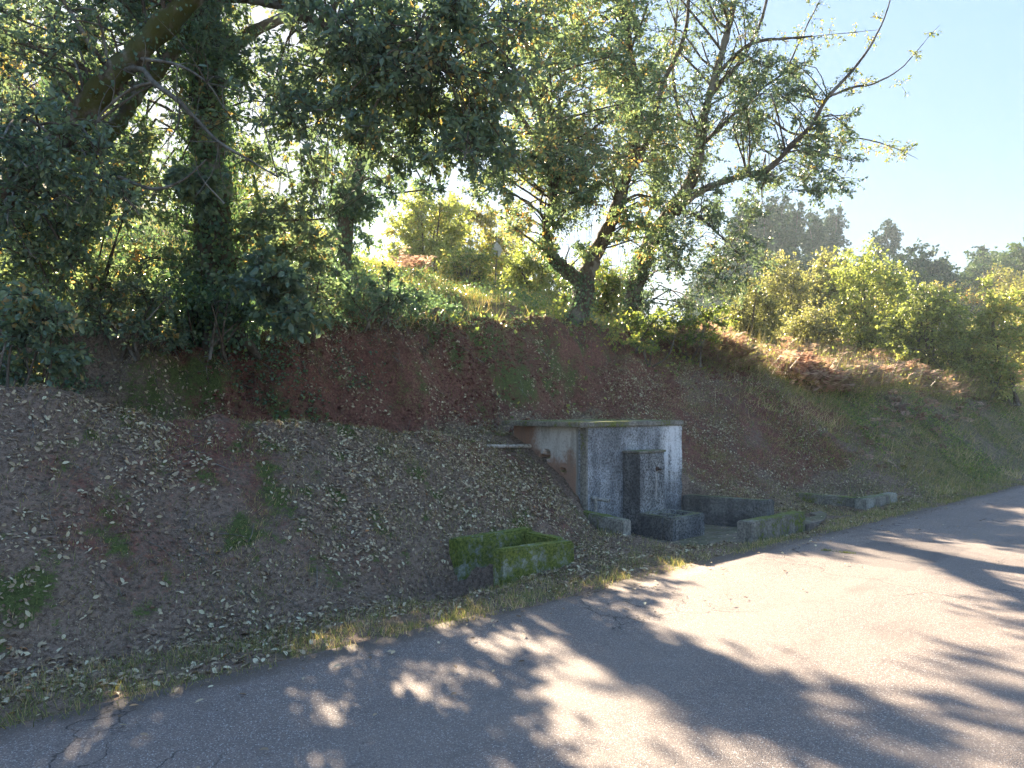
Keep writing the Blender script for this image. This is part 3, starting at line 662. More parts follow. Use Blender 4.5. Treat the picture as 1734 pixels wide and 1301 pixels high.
# ---- tree with forked ivy trunk (centre)
q, Y = ghit(977, 553, 8); YE = Y
tE = thing('oak_tree', q, 'forked ivy clad oak with hanging vines on the crest directly above the tank', 'tree', 'oaks on the bank')
W = Wood()
LE = [(px_line([(976,570),(977,545),(982,510),(988,475)], Y), .24, .20),
      (px_line([(988,480),(962,460,-.1),(934,432,-.2),(926,395,-.3),(938,330,-.4),(930,250,-.5),(912,150,-.7),(898,40,-.9),(880,-110,-1),(860,-260,-1)], Y), .15, .03),
      (px_line([(988,478),(1004,440,.1),(1030,385,.1),(1054,320,0),(1070,260,0),(1079,180,-.1),(1064,80,-.2),(1052,-60,-.3),(1040,-260,-.4)], Y), .18, .04),
      (px_line([(1060,300),(1100,230,.3),(1120,150,.6),(1160,60,.9),(1170,-60,1.2),(1180,-200,1.4)], Y), .08, .02),
      (px_line([(930,260),(880,200,-.6),(830,130,-1.2),(790,40,-1.6),(740,-80,-2)], Y), .07, .02)]
LPE = limbs(W, LE); flare(W, q, .22)
vines(W, np.array(px_line([(960,300),(1000,330),(1040,350),(985,400),(1020,280),(940,340)], Y - .3)), 34, .9, (.6, 2.2))
W.build('trunk', M['bark'], tE)
C, R = blobs([(990,150,120,190,Y-2.2,Y+1.2,125,.45,.8),(910,290,110,110,Y-1.6,Y+.4,64,.35,.6),(1090,200,70,160,Y-1,Y+1.5,34,.4,.7),(1100,370,60,60,Y-.5,Y+.8,12,.3,.5),(1020,-180,220,160,Y-2.5,Y+2.5,46,.5,.9),(1100,-420,300,180,Y-3,Y+3,34,.25,.45),(960,430,45,40,Y-1.3,Y-.6,4,.25,.35),(1060,330,70,60,Y-.8,Y+.6,9,.3,.5),(900,40,110,120,Y-3,Y-.5,26,.5,.8)])  # sparse highest clumps are out of view, added to dapple the road
W2 = Wood(); crown(tE, C, R, LPE, M['oak_leaf'], 10, 22, .078, .52, wood=W2, form=2); W2.build('branches', M['bark'], tE)
ivy_on(tE, LPE[0][:95], LPE[1][:95], 3800, M['ivy_leaf'], .055, .12)

# ---- leaning tree reaching into the sky (right)
q, Y = ghit(1068, 560, 8)
tF = thing('oak_tree', q, 'leaning oak with long bare limbs reaching over the sky right of the forked one', 'tree', 'oaks on the bank')
W = Wood(); YF = Y
LF = [(px_line([(1062,575),(1068,545),(1078,480),(1100,415),(1136,362),(1166,318),(1183,260),(1190,208),(1206,150),(1228,75),(1246,0),(1262,-130),(1270,-260)], Y), .21, .035),
      (px_line([(1140,358),(1190,322,-.2),(1250,300,-.5),(1300,286,-.7),(1342,244,-.9),(1376,208,-1),(1402,163,-1.1),(1442,118,-1.2),(1472,78,-1.2),(1500,22,-1.3),(1512,-30,-1.3)], Y), .085, .008),
      (px_line([(1400,165,-1.1),(1440,150,-1),(1478,142,-1),(1522,118,-1),(1552,85,-1),(1592,42,-1)], Y), .03, .003),
      (px_line([(1190,245),(1225,212,.2),(1256,190,.4),(1300,200,.5),(1340,228,.5),(1400,236,.4),(1470,240,.2),(1525,258,.2),(1556,272,.2)], Y), .05, .003),
      (px_line([(1215,125),(1262,78,-.3),(1320,64,-.5),(1372,60,-.6),(1320,64,-.7),(1490,46,-.8)], Y), .045, .004),
      (px_line([(1135,365),(1160,360,-.5),(1190,372,-.9),(1225,405,-1.2),(1262,440,-1.4)], Y), .06, .006),
      (px_line([(1206,150),(1250,110,.5),(1290,30,.8),(1310,-60,1),(1330,-170,1)], Y), .06, .01),
      (px_line([(1183,260),(1150,190,.6),(1140,100,.9),(1150,0,1),(1160,-120,1)], Y), .06, .01),
      (px_line([(1256,190,.4),(1290,150,.3),(1330,120,.1),(1360,60,0),(1390,0,0),(1420,-60,0)], Y), .035, .004),
      (px_line([(1300,286,-.7),(1290,330,-.8),(1300,370,-.9)], Y), .02, .004)]
LPF = limbs(W, LF, .02); flare(W, q, .2); W.build('trunk', M['bark'], tF)
C, R = blobs([(1200,130,110,150,Y-1.5,Y+1.5,72,.4,.7),(1310,185,85,70,Y-1,Y+.6,26,.35,.55),(1370,280,110,48,Y-1.4,Y+.2,34,.3,.48),(1250,330,100,50,Y-1.2,Y+.4,20,.3,.5),(1320,120,80,60,Y-1,Y+.5,12,.3,.5),
              (1175,420,110,65,Y-1.8,Y+.4,32,.35,.6),(1130,490,90,45,Y-1.8,Y-.2,13,.3,.5),(1230,440,70,60,Y-1.5,Y,15,.3,.5),(1180,-160,160,140,Y-2,Y+2,40,.5,.9),(1330,-180,150,120,Y-2,Y+2,22,.35,.6),(1200,-420,220,160,Y-3,Y+3,30,.22,.4),(1400,205,60,40,Y-1.3,Y-.6,7,.25,.4),(1150,240,60,110,Y-1,Y+1,16,.35,.6)])  # highest small clumps unseen, added for finer leaf shadows on the road
W2 = Wood(); crown(tF, C, R, LPF, M['grey_oak'], 9, 15, .078, .5, wood=W2, tone=0, form=2)
# sparse leafy sprays along the outer limbs
idx = np.nonzero((project(LPF[0])[0] > 1330))[0]
C = LPF[0][rng.choice(idx, 60)] + rng.normal(size=(60, 3)) * .12
crown(tF, C, rng.uniform(.15, .38, 60), (), M['oak_leaf_gold'], 4, 7, .07, .42, wood=W2, connect=False, name='foliage', tone=-.1, twr=.004)
W2.build('branches', M['bark'], tF)
ivy_on(tF, LPF[0][:22], LPF[1][:22], 3500, M['ivy_leaf'], .055, .14)

# ---- big ivy covered trunk (left)
q, Y = ghit(368, 560, 6)
tB = thing('oak_tree', q, 'thick straight trunk wrapped in dark ivy on the shaded left of the slope', 'tree', 'oaks on the bank'); YB = Y
W = Wood()
LB = [(px_line([(370,585),(366,520),(362,400),(354,260),(347,130),(346,20),(350,-120),(352,-300)], Y), .30, .14),
      (px_line([(350,120),(420,60,.3),(500,20,.6),(590,-60,1),(680,-140,1.5)], Y), .10, .03),
      (px_line([(348,60),(290,10,-.3),(220,-60,-.8),(130,-150,-1)], Y), .10, .03),
      (px_line([(356,-10,-.5),(440,2,-1),(500,20,-1.4),(545,38,-1.6),(620,66,-1.9),(700,86,-2.1),(745,112,-2.2)], Y), .07, .02),
      (px_line([(362,395),(320,388,-.2),(500,374,-.4),(560,368,-.5)], Y), .035, .008),
      (px_line([(358,300),(300,315,-.5),(240,330,-.7),(200,340,-.9)], Y), .04, .01)]
LPB = limbs(W, LB); flare(W, q, .3); W.build('trunk', M['bark'], tB)
C, R = blobs([(320,120,150,130,Y-1.5,Y+1.5,26,.45,.8),(560,120,130,140,Y-2.6,Y-.2,38,.4,.75),(700,110,120,120,Y-2.6,Y-.6,34,.4,.75),(800,80,90,110,Y-2.4,Y,20,.4,.7),(700,220,120,60,Y-2.5,Y-.8,12,.3,.55),
              (500,-150,400,130,Y-2.5,Y+2.5,56,.5,.9),(320,-40,160,80,Y-1,Y+1.2,16,.5,.8),(260,300,110,70,Y+.3,Y+1.5,12,.3,.5),(470,400,70,60,Y-1.0,Y+.4,14,.26,.42),(200,180,90,70,Y-1,Y+.5,8,.35,.5),(470,300,80,60,Y-.5,Y+1,9,.35,.6),(820,230,60,90,Y-2,Y,9,.3,.5)])
W2 = Wood(); crown(tB, C, R, LPB, M['grey_oak'], 10, 20, .082, .5, wood=W2, tone=.03); W2.build('branches', M['bark'], tB)
ivy_on(tB, LPB[0][:38], LPB[1][:38], 12000, M['ivy_leaf'], .06, .26)

# ---- mossy trunk leaning across the upper left
q, Y = ghit(-170, 520, 5)
Y = 8.2
tA = thing('oak_tree', at(-190, 560, 8.0), 'mossy oak leaning across the upper left corner with pale dead boughs', 'tree', 'oaks on the bank')
W = Wood()
LA = [(px_line([(-230,640),(-190,560),(-100,320),(0,325),(62,264),(132,188),(205,105),(290,20),(380,-70),(450,-180)], Y), .19, .09),
      (px_line([(62,264),(120,262,.1),(180,240,.3),(230,170,.6),(300,80,.8),(330,-20,1),(340,-150,1)], Y), .10, .05)]
LPA = limbs(W, LA, .05); W.build('trunk', M['bark_moss'], tA); ivy_on(tA, LPA[0], LPA[1], 3000, M['ivy_leaf'], .05, .12)
W = Wood()
D_ = [([(205,120),(240,118,-.3),(260,140,-.5),(300,170,-.6),(330,200,-.6),(370,240,-.7),(420,270,-.8),(470,300,-.9)], .035, .008),
      ([(260,140,-.5),(225,150,-.5),(190,175,-.5),(165,205,-.5),(168,240,-.5)], .022, .005),
      ([(240,100,-.3),(300,110,-.5),(350,140,-.6),(380,185,-.6)], .02, .005),
      ([(305,175,-.6),(300,215,-.6),(270,255,-.6)], .012, .004),
      ([(470,300,-.9),(440,200,-1),(400,180,-1)], .008, .003),
      ([(160,210),(230,160,0),(290,130,0)], .018, .006),
      ([(380,345,-.5),(340,300,-.6),(330,265,-.6)], .010, .003),
      ([(200,300,-.4),(260,320,-.4),(310,305,-.4),(350,270,-.4)], .022, .008)]
limbs(W, [(px_line(p, Y), a, b) for p, a, b in D_], .0)
for _ in range(46):
    p, a, b = D_[rng.integers(3)]; pts = px_line(p, Y); k = rng.integers(1, len(pts)); s0 = pts[k]
    e = s0 + rng.normal(size=3) * .25; mdl = (s0 + e) / 2 + rng.normal(size=3) * .05
    W.add(*tube(spline([s0, mdl, e], 6), np.linspace(.007, .002, 6), 4))
W.build('dead_bough', M['bark_pale'], tA)
C, R = blobs([(70,80,110,90,7.5,9.5,12,.35,.6),(60,250,110,80,6.8,8,14,.3,.5),(250,20,120,60,8,10,12,.35,.6),(50,-150,250,100,7,11,28,.5,.8),(130,330,100,50,7,9,10,.26,.42),(80,380,100,60,7.5,9,10,.26,.4),(220,60,100,60,8.5,10,12,.35,.6)])
W2 = Wood(); crown(tA, C, R, LPA, M['grey_oak'], 9, 18, .07, .5, wood=W2, tone=-.05); W2.build('branches', M['bark'], tA)

# ---- slimmer trunks behind
def slim_tree(base_px, line, r, label, regs, mat, ivy=0, ll=.08, tone=0, y0=8):
    q, Y = ghit(*base_px, y0); t = thing('oak_tree', q, label, 'tree', 'oaks on the bank'); W = Wood()
    L = limbs(W, [(px_line([(base_px[0], base_px[1] + 20)] + line, Y), r, r * .35)]); W.build('trunk', M['bark'], t)
    C, R = blobs([(a, b, c, d, Y + e, Y + f, n, g, h) for (a, b, c, d, e, f, n, g, h) in regs])
    W2 = Wood(); crown(t, C, R, L, mat, 9, 17, ll, .52, wood=W2, tone=tone); W2.build('branches', M['bark'], t)
    if ivy: ivy_on(t, L[0][:int(len(L[0]) * .6)], L[1][:int(len(L[0]) * .6)], ivy, M['ivy_leaf'], .07, .22)
    return t
slim_tree((584, 470), [(585,320),(588,360),(600,290),(632,190),(655,60),(670,-60),(680,-200)], .15, 'ivy draped oak trunk standing left of the diamond sign', [(610,240,90,110,-1,1,18,.4,.7),(590,380,45,70,-.5,.4,16,.28,.42),(680,-60,150,120,-2,2,22,.5,.9),(640,330,50,40,-.6,.4,7,.3,.4),(710,225,80,55,0,4,20,.3,.5),(720,300,40,35,0,3,5,.22,.34)], M['dark_leaf'], 4500)
slim_tree((868, 495), [(872,450),(884,405),(872,370),(862,260),(850,100),(840,-60),(830,-200)], .10, 'thin dark oak stem just right of the diamond sign', [(860,200,60,110,-1,1,14,.35,.6),(875,400,28,50,-.3,.3,6,.2,.3),(850,215,70,60,0,4,18,.3,.5),(790,200,70,40,0,3,8,.3,.45),(820,-40,120,100,-2,2,14,.5,.8)], M['oak_leaf'], 1500)
slim_tree((268, 320), [(272,330),(284,250),(296,160),(305,60),(310,-80)], .13, 'pale thin oak stem between leaning mossy and ivy wrapped trunks', [(250,150,120,130,-1,2,16,.5,.8),(320,-80,150,90,-2,2,14,.5,.9)], M['wood_leaf'], 0, .09, y0=9)
slim_tree((470, 320), [(468,360),(480,260),(500,150),(490,40),(480,-90)], .12, 'oak stem behind the dead horizontal bough, right of the ivy wrapped trunk', [(470,180,90,120,-1,2,16,.5,.8),(500,-60,150,80,-2,2,14,.5,.9)], M['oak_leaf_gold'], 1500, .09, y0=9)
slim_tree((120, 450), [(110,330),(90,220),(100,100),(80,-20),(60,-140)], .14, 'shaded oak stem in the thicket at the far left edge', [(90,160,110,150,-1,2,14,.4,.7),(60,-80,150,90,-2,2,12,.5,.9),(170,260,60,60,-1,1,5,.4,.6)], M['grey_oak'], 1500, .085, y0=8)

# ---- foliage sprays hanging into the view, dark shrubs on the left
def bush(name, label, regs, mat, ll, ntw=9, nlf=16, stems=6, base=None, tone=0, group=None, lw=.6, form=4, y0=4):
    C, R = blobs(regs)
    if base is None:
        m0 = C.mean(0); bz = float(height(m0[0:1], m0[1:2])[0]); b = np.array([m0[0], m0[1], bz])
    else: b = base
    t = thing(name, b, label, 'shrub', group); W = Wood(); LP = []; LR = []
    for k in range(stems):
        c = C[rng.integers(len(C))]; s0 = b + rng.normal(size=3) * [.12, .12, 0] + [0, 0, -.08]
        P = spline([s0, (s0 * .6 + c * .4) + rng.normal(size=3) * .08, c], 10); W.add(*tube(P, np.linspace(.022, .007, 10), 6)); LP.append(P); LR.append(np.linspace(.022, .007, 10))
    crown(t, C, R, (np.concatenate(LP), np.concatenate(LR)), mat, ntw, nlf, ll, lw, wood=W, tone=tone, form=form, name='foliage')
    W.build('stems', M['bark'], t); return t
bush('shrub', 'pale leaved shrub low at the left edge above the mound', [(45,545,60,50,6.9,7.6,14,.22,.34),(20,600,50,40,6.9,7.5,9,.2,.3),(90,590,40,35,7,7.5,5,.18,.26)], M['grey_oak'], .07, 9, 14, 7, tone=.15)
bush('shrub', 'dense dark shrub behind the pale one, under the leaning mossy oak', [(60,420,110,70,8.3,9.5,26,.3,.5),(170,320,90,60,9,10,18,.3,.5),(250,470,90,50,9.2,10.3,16,.3,.45)], M['oak_leaf'], .07, 9, 16, 8)
bush('shrub', 'broad leaved bush hanging down over the cut at its mossy part', [(450,480,50,45,8.0,8.7,14,.2,.32),(500,530,38,45,8.0,8.7,11,.16,.26),(320,320,40,30,8.2,9,6,.2,.3)], M['grey_oak'], .10, 8, 12, 7, lw=.58, base=ghit(470,500,7)[0])
bush('shrub', 'dark evergreen shrub at the foot of the ivy wrapped trunk', [(310,505,70,35,9.3,10.3,12,.24,.36),(420,520,50,30,9.3,10,7,.22,.34)], M['ivy_leaf'], .065, 9, 16, 7)
bush('shrub', 'low dark bramble shrub on the crest below the fern slope', [(640,500,70,40,11.5,12.6,16,.25,.4),(560,500,50,40,11,12,10,.25,.4),(720,520,60,30,12,13,8,.22,.35)], M['dark_leaf'], .06, 9, 15, 7)
bush('shrub', 'small green shrub spilling over the crest between the two oaks', [(1075,570,40,25,YE-.9,YE-.3,8,.18,.28),(1110,545,50,25,YE-.6,YE,9,.18,.3)], M['under'], .06, 9, 13, 5)

bush('shrub', 'grey green thicket shrub hanging over the hollow at the left of the slope', [(200,520,90,40,8.6,9.4,16,.22,.36),(290,560,60,25,8.8,9.4,8,.18,.28)], M['grey_oak'], .06, 9, 14, 7)
bush('shrub', 'tangled shrub between the two ivy covered trunks', [(480,440,70,50,10.5,12,18,.28,.42),(540,470,40,40,10.5,11.5,8,.25,.38)], M['grey_oak'], .065, 9, 15, 7, tone=.1)
bush('shrub', 'leafy bramble shrub at the foot of the leaning oak above the red bank', [(1150,560,60,30,YE-.5,YE+.8,14,.2,.32),(1210,550,50,30,YE,YE+1,10,.2,.3)], M['under'], .06, 9, 13, 6)
# ---- sunlit bushes right of the oaks
def round_bush(name, label, px, py, Y, wpx, hpx, mat, nb, ll, tone=0, group=None, rr=(.35,.6), nlf=15, ntw=9):
    c = at(px, py, Y); hw = wpx / 2 * Y / FPX; hh = hpx / 2 * Y / FPX; gz = float(height(c[0:1], c[1:2])[0])
    tz = c[2] + hh; c[2] = gz + (tz - gz) * .48; hh = (tz - gz) * .52; nb = int(nb * min(1.8, max(1, hh / (hpx / 2 * Y / FPX))))
    d = unit(nb); rad = rng.uniform(.55, 1.0, nb)[:, None]
    lump = 1 + .18 * np.sin(d[:, :1] * 7 + 1.3) * np.cos(d[:, 1:2] * 6) + .12 * rng.normal(size=(nb, 1))
    C = c + d * rad * lump * [hw, hw * .8, hh]; C[:, 2] = np.maximum(C[:, 2], gz + .25)
    t = thing(name, (c[0], c[1], gz), label, 'bush' if 'bush' in name else 'tree', group); W = Wood(); LP = []; LR = []
    b = np.array([c[0], c[1], gz - .1])
    for k in range(9):
        e = C[rng.integers(nb)]; s0 = b + rng.normal(size=3) * [.25, .25, 0]; P = spline([s0, s0 * .5 + e * .5 + [0, 0, .2], e], 10)
        W.add(*tube(P, np.linspace(.05, .012, 10), 6)); LP.append(P); LR.append(np.linspace(.05, .012, 10))
    crown(t, C, rng.uniform(*rr, nb) * Y / 22, (np.concatenate(LP), np.concatenate(LR)), mat, ntw, nlf, ll, .6, wood=W, tone=tone, form=2, name='foliage')
    W.build('stems', M['bark'], t); return t
round_bush('round_bush', 'large rounded yellow green bush, tallest of the sunlit bushes', 1478, 490, 27, 150, 150, M['yellow_bush'], 100, .11, rr=(.4, .7))
round_bush('round_bush', 'dense round golden green bush in front of the tallest one', 1566, 548, 24, 150, 125, M['yellow_bush'], 100, .10, -.05, rr=(.4, .65))
round_bush('round_bush', 'loose yellow green bush with bare stems at the right edge', 1692, 560, 23, 90, 170, M['yellow_bush'], 56, .10, .1)
round_bush('round_bush', 'grey green bush between leaning oak and tall golden bush', 1372, 560, 24, 100, 80, M['grey_bush'], 60, .08)
round_bush('round_bush', 'pale olive bush on the sunny crest close to the leaning oak', 1275, 520, 22, 100, 90, M['grey_bush'], 70, .075, -.1)
round_bush('round_bush', 'fuzzy greyish bush behind, half hidden by golden bushes', 1395, 480, 32, 90, 70, M['grey_bush'], 60, .13)
round_bush('round_bush', 'pale bush behind the loose yellow bush at the right edge', 1725, 530, 30, 110, 110, M['grey_bush'], 50, .13, .1)
round_bush('round_bush', 'dull olive bush low between tallest and loose yellow bushes', 1640, 575, 27, 80, 70, M['grey_bush'], 40, .11)
round_bush('round_bush', 'small olive bush just behind the grey green one', 1330, 470, 29, 100, 80, M['grey_bush'], 50, .10)
round_bush('round_bush', 'bright lime bush behind the diamond sign', 905, 465, 22, 120, 120, M['yellow_bush'], 66, .09, -.1)
round_bush('round_bush', 'sunlit yellow bush left of the diamond sign on the hill', 725, 375, 24, 150, 110, M['yellow_bush'], 70, .11)
round_bush('round_bush', 'leafy light green thicket bush behind the forked oak', 1010, 500, 18.5, 150, 120, M['under'], 70, .08, .1)
round_bush('round_bush', 'lit green bush between ivy draped trunk and diamond sign', 790, 455, 20, 90, 90, M['under'], 46, .08, .2)
round_bush('round_bush', 'olive gold bush filling the gap above the diamond sign', 820, 370, 30, 160, 100, M['wood_leaf'], 60, .13)
round_bush('round_bush', 'golden bush behind the dead horizontal bough', 480, 400, 20, 130, 90, M['yellow_bush'], 56, .10, -.1)

# ---- woodland on the hill behind (prototypes + copies)
def wood_proto(label, mat, h, rad, nb, ll, trunk_r, low=.25, sc=1.0, kind='round'):
    t = thing('woodland_tree', (0, 0, 0), label, 'tree', 'trees on the hill behind'); W = Wood()
    P = spline([(0, 0, -.3), (.02 * h, 0, h * .3), (-.02 * h, .03 * h, h * .6), (.03 * h, 0, h * .92)], 12); R = np.linspace(trunk_r, trunk_r * .25, 12); W.add(*tube(P, R, 8))
    if kind == 'tall':
        zz = rng.uniform(.3, 1, nb); a = rng.uniform(0, 6.3, nb); rr = rad * np.sqrt(np.clip(1.15 - zz, .05, 1)) * rng.uniform(.3, 1.1, nb)
        C = np.stack([np.cos(a) * rr, np.sin(a) * rr, zz * h], 1)
    elif kind == 'pine':
        zz = rng.uniform(.18, 1, nb); a = rng.uniform(0, 6.3, nb); rr = rad * (1.02 - zz) * rng.uniform(.4, 1.1, nb)
        C = np.stack([np.cos(a) * rr, np.sin(a) * rr, zz * h], 1)
    else:
        d = unit(nb); C = d * rng.uniform(.45, 1.05, (nb, 1)) * [rad, rad, h * (1 - low) / 2] + [0, 0, h * (1 + low) / 2]
    cr = crown(t, C, rng.uniform(.5, 1.0, nb) * rad * .42, (P, R), mat, 8, 9, ll, .7, wood=W, form=2, connect=(kind == 'round'), twr=.02)
    W.build('trunk', M['bark'], t); return t
def place(proto, x, y, s, rz, label, first):
    if not first:
        t = proto.copy(); COL.objects.link(t)
        for ch in proto.children: c = ch.copy(); COL.objects.link(c); c.parent = t
    else: t = proto
    t.location = (x, y, float(height(np.array([x]), np.array([y]))[0]) - .05); t.rotation_euler = (0, 0, rz); t.scale = (s, s, s * random.uniform(.9, 1.1)); t['label'] = label; return t
protoA = wood_proto('a', M['wood_leaf'], 8, 2.6, 80, .17, .16)
protoB = wood_proto('b', M['oak_leaf_gold'], 7, 2.2, 70, .16, .14)
spots = [(-60,28,'A',.9),(40,22,'B',.7),(150,26,'A',.6),(215,32,'B',.6),(400,24,'A',.5),(430,38,'A',.7),(600,52,'A',.9),(690,56,'B',.8),(-180,20,'B',1.0),(-150,30,'A',1.1),(900,52,'B',.8),(980,58,'A',.8),(280,46,'A',.8),(100,40,'B',1.0),(170,44,'A',.8),(235,48,'B',.9),(320,44,'A',.75),(370,50,'B',.9),(460,46,'A',.8),(520,50,'B',.8),(560,44,'A',.65),(630,46,'B',.7),(20,36,'A',.8)]
lookA = 'olive gold crowned tree in the sunlit wood on the hill behind the oaks'
lookB = 'greener tree with rusty leaves in the sunlit wood on the hill behind the oaks'
used = set()
for (px, Y, k, s) in spots:
    p = CAM[:2] + FWD * Y + RGT * (px - 867) / FPX * Y
    place(protoA if k == 'A' else protoB, p[0], p[1], s, random.uniform(0, 6.3), lookA if k == 'A' else lookB, k not in used); used.add(k)

# ---- far hillside trees
def far_proto(label, mat, h, rad, nb, ll, kind):
    t = wood_proto(label, mat, h, rad, nb, ll, .2, .15, kind=kind); t['group'] = 'trees on the far hillside'; t.name = 'hillside_tree'; return t
protos = {'round': far_proto('r', M['far_olive'], 8, 4.0, 60, .42, 'round'), 'dark': far_proto('d', M['far_leaf'], 9, 3.6, 60, .42, 'round'),
          'tall': far_proto('t', M['far_leaf'], 15, 2.6, 60, .42, 'tall'), 'pine': far_proto('p', M['far_leaf'], 13, 3.0, 60, .4, 'pine')}
flabel = {'round': 'rounded olive tree on the far hillside right of the oaks', 'dark': 'dark bluish broadleaf tree on the far hillside', 'tall': 'slender eucalyptus rising above the far ridge', 'pine': 'pointed conifer on the far ridge'}
used = set()
def far(px, Y, kind, s, lab=None):
    p = CAM[:2] + FWD * Y + RGT * (px - 867) / FPX * Y
    place(protos[kind], p[0], p[1], s, random.uniform(0, 6.3), lab or flabel[kind], kind not in used); used.add(kind)
for px, Y, k, s, lab in [(1290,75,'tall',.95,'leftmost of the eucalyptus clump behind the leaning oak limbs'),(1318,80,'tall',1.05,'bushy eucalyptus in the middle of the clump behind the oak limbs'),(1345,84,'tall',1.0,'eucalyptus at the right side of the clump behind the oak limbs'),
        (1372,90,'tall',.85,'lower eucalyptus just right of the clump on the ridge'),(1412,95,'tall',1.0,'taller one of two eucalyptus standing clear on the ridge'),(1398,98,'tall',.85,'shorter eucalyptus leaning on the taller of the clear pair'),
        (1441,100,'pine',.75,'small pointed conifer alone on the ridge between eucalyptus trees'),(1500,100,'tall',.95,'lone tall eucalyptus rising above the golden bushes'),(1535,110,'pine',.55,'small conifer just right of the lone tall eucalyptus'),
        (1268,70,'tall',1.0,'eucalyptus half hidden behind the lowest oak limb'),(1240,78,'dark',1.2,'dark broadleaf tree seen through the leaning oak'),(1650,112,'pine',.6,'conifer poking up over the ridge near the right edge'),
        (1600,108,'dark',.8,'dark ridge tree right of the small conifer'),(1560,112,'dark',.7,'low dark ridge tree between the lone eucalyptus and the right edge'),(800,90,'dark',1.2,'dark tree seen far off in the gap above the diamond sign'),
        (750,85,'tall',1.0,'eucalyptus seen far off left of the gap above the sign'),(850,90,'dark',1.2,'dark tree far off behind the thin stem right of the sign'),(1330,70,'dark',1.0,'dark broadleaf tree at the foot of the eucalyptus clump')]:
    far(px, Y, k, s, lab)
for px, Y, k, s in [(1420,46,'A',.75),(1500,52,'B',.9),(1580,50,'A',.8),(1650,48,'B',.8),(1720,52,'A',.9),(1780,48,'B',.9),(1340,54,'A',.85),(1620,60,'B',.95),(1460,62,'A',.9),(1690,60,'A',.9),(1540,64,'B',.9),(1380,60,'B',.8),(1750,62,'B',.9)]:
    p = CAM[:2] + FWD * Y + RGT * (px - 867) / FPX * Y
    place(protoA if k == 'A' else protoB, p[0], p[1], s * .72, random.uniform(0, 6.3), 'olive gold tree on the slope behind the round golden bushes' if k == 'A' else 'greener tree on the slope behind the round golden bushes', False)
for _ in range(60):
    far(random.uniform(1190, 1560), random.uniform(64, 90), random.choice(['round', 'dark', 'dark']), random.uniform(.5, .8))
for _ in range(120):
    px = random.uniform(1180, 1860) if random.random() < .8 else random.uniform(640, 1100); Y = random.uniform(70, 128)
    far(px, Y, random.choice(['round', 'round', 'dark']) if Y < 85 else random.choice(['dark', 'dark', 'round', 'pine']), random.uniform(.45, .85))

# ------------------------------------------------------------------ ground cover
def sample(x0, x1, y0, y1, n, dens):
    x = rng.uniform(x0, x1, n); y = rng.uniform(y0, y1, n); keep = rng.random(n) < dens(x, y); x, y = x[keep], y[keep]
    P = np.stack([x, y, height(x, y)], 1); ok = inview(P); return P[ok]
def inside_works(x, y):
    a = (x > 2.40) & (x < 5.2) & (y > .75) & (y < 4.0)
    b = (x > -.38) & (x < .72) & (y > .82) & (y < 1.62); c = (x > 3.45) & (x < 4.92) & (y > .5) & (y < .72)
    d = (x > 7.14) & (x < 8.47) & (y > .64) & (y < .86) | (x > 7.14) & (x < 7.35) & (y > .64) & (y < 1.77)
    e = (x > 4.94) & (x < 6.4) & (y > .52) & (y < 1.18)
    return a | b | c | d | e

def grass_patch(name, label, P, h0, h1, wd, mat, rnd, leanv=.5, kind='stuff'):
    n = len(P); N = normals(P[:, 0], P[:, 1]); up = N * .5 + [0, 0, .6]; up += unit(n) * leanv; L = rng.uniform(h0, h1, n)[:, None]
    S = np.cross(up, unit(n)); S /= np.linalg.norm(S, axis=1)[:, None] + 1e-9
    a = P - S * wd / 2 - N * .01; b = P + S * wd / 2 - N * .01; t = P + up * L; t[:, 2] -= L[:, 0] * .15
    V = np.stack([a, b, t], 1).reshape(-1, 3); F = np.arange(n * 3).reshape(-1, 3)
    return tag(mesh_np(name, V, [F], mat, rnd=np.repeat(rnd, 3)), label, kind=kind)
# short verge and bank grass
P = sample(-5.5, 14, -.03, 6.4, 480000, lambda x, y: np.clip(.52 + 1.1 * fbm(x * 1.6, y * 1.6, 4, 71) + 1.2 * fbm(x * 5, y * 5, 3, 72) + .15 * (1 - sm(.2, .6, y)) + .3 * sm(9, 13, x), .04, 1) * np.where(inside_works(x, y), .0, 1) * (1 - .35 * sm(.7, 1, y) * (1 - sm(6, 8, x))))
grass_patch('grass', 'short sparse grass on the verge and the bank', P, .014, .055, .006, M['grass'], np.clip(rng.random(len(P)) * .95 + .3 * fbm(P[:, 0], P[:, 1], 3, 5), 0, 1), .95)
# greener bank to the right, longer
P = sample(7.5, 42, .4, 8, 200000, lambda x, y: np.clip(.42 + 1.1 * fbm(x * .9, y * 1.1, 3, 77), .06, 1) * np.where(inside_works(x, y), 0, 1) * sm(7.5, 10, x))
grass_patch('long_grass', 'longer tangled grass covering the bank further along the road', P, .05, .19, .010, M['grass'], np.clip(rng.random(len(P)) * .75 + .25 + .5 * fbm(P[:, 0] * .8, P[:, 1] * 1.5, 3, 15), 0, 1), 1.0)
P = sample(-6, 20, 5.6, 15, 190000, lambda x, y: np.clip(.5 + 1.0 * fbm(x * .6, y * .6, 3, 79), .05, 1) * sm(5.6, 6.4, y))
grass_patch('hill_grass', 'rough sunlit grass above the red cut', P, .08, .25, .010, M['grass'], np.clip(rng.random(len(P)) * .7 + .28, 0, 1), .6)
P = sample(9, 22, 4.9, 7.5, 60000, lambda x, y: np.clip(.1 + 1.3 * fbm(x * .7, y * .9, 3, 81), 0, 1))
grass_patch('dry_grass', 'tall bleached dry grass tufts along the sunny crest', P, .2, .5, .010, M['straw'], rng.random(len(P)), .35)
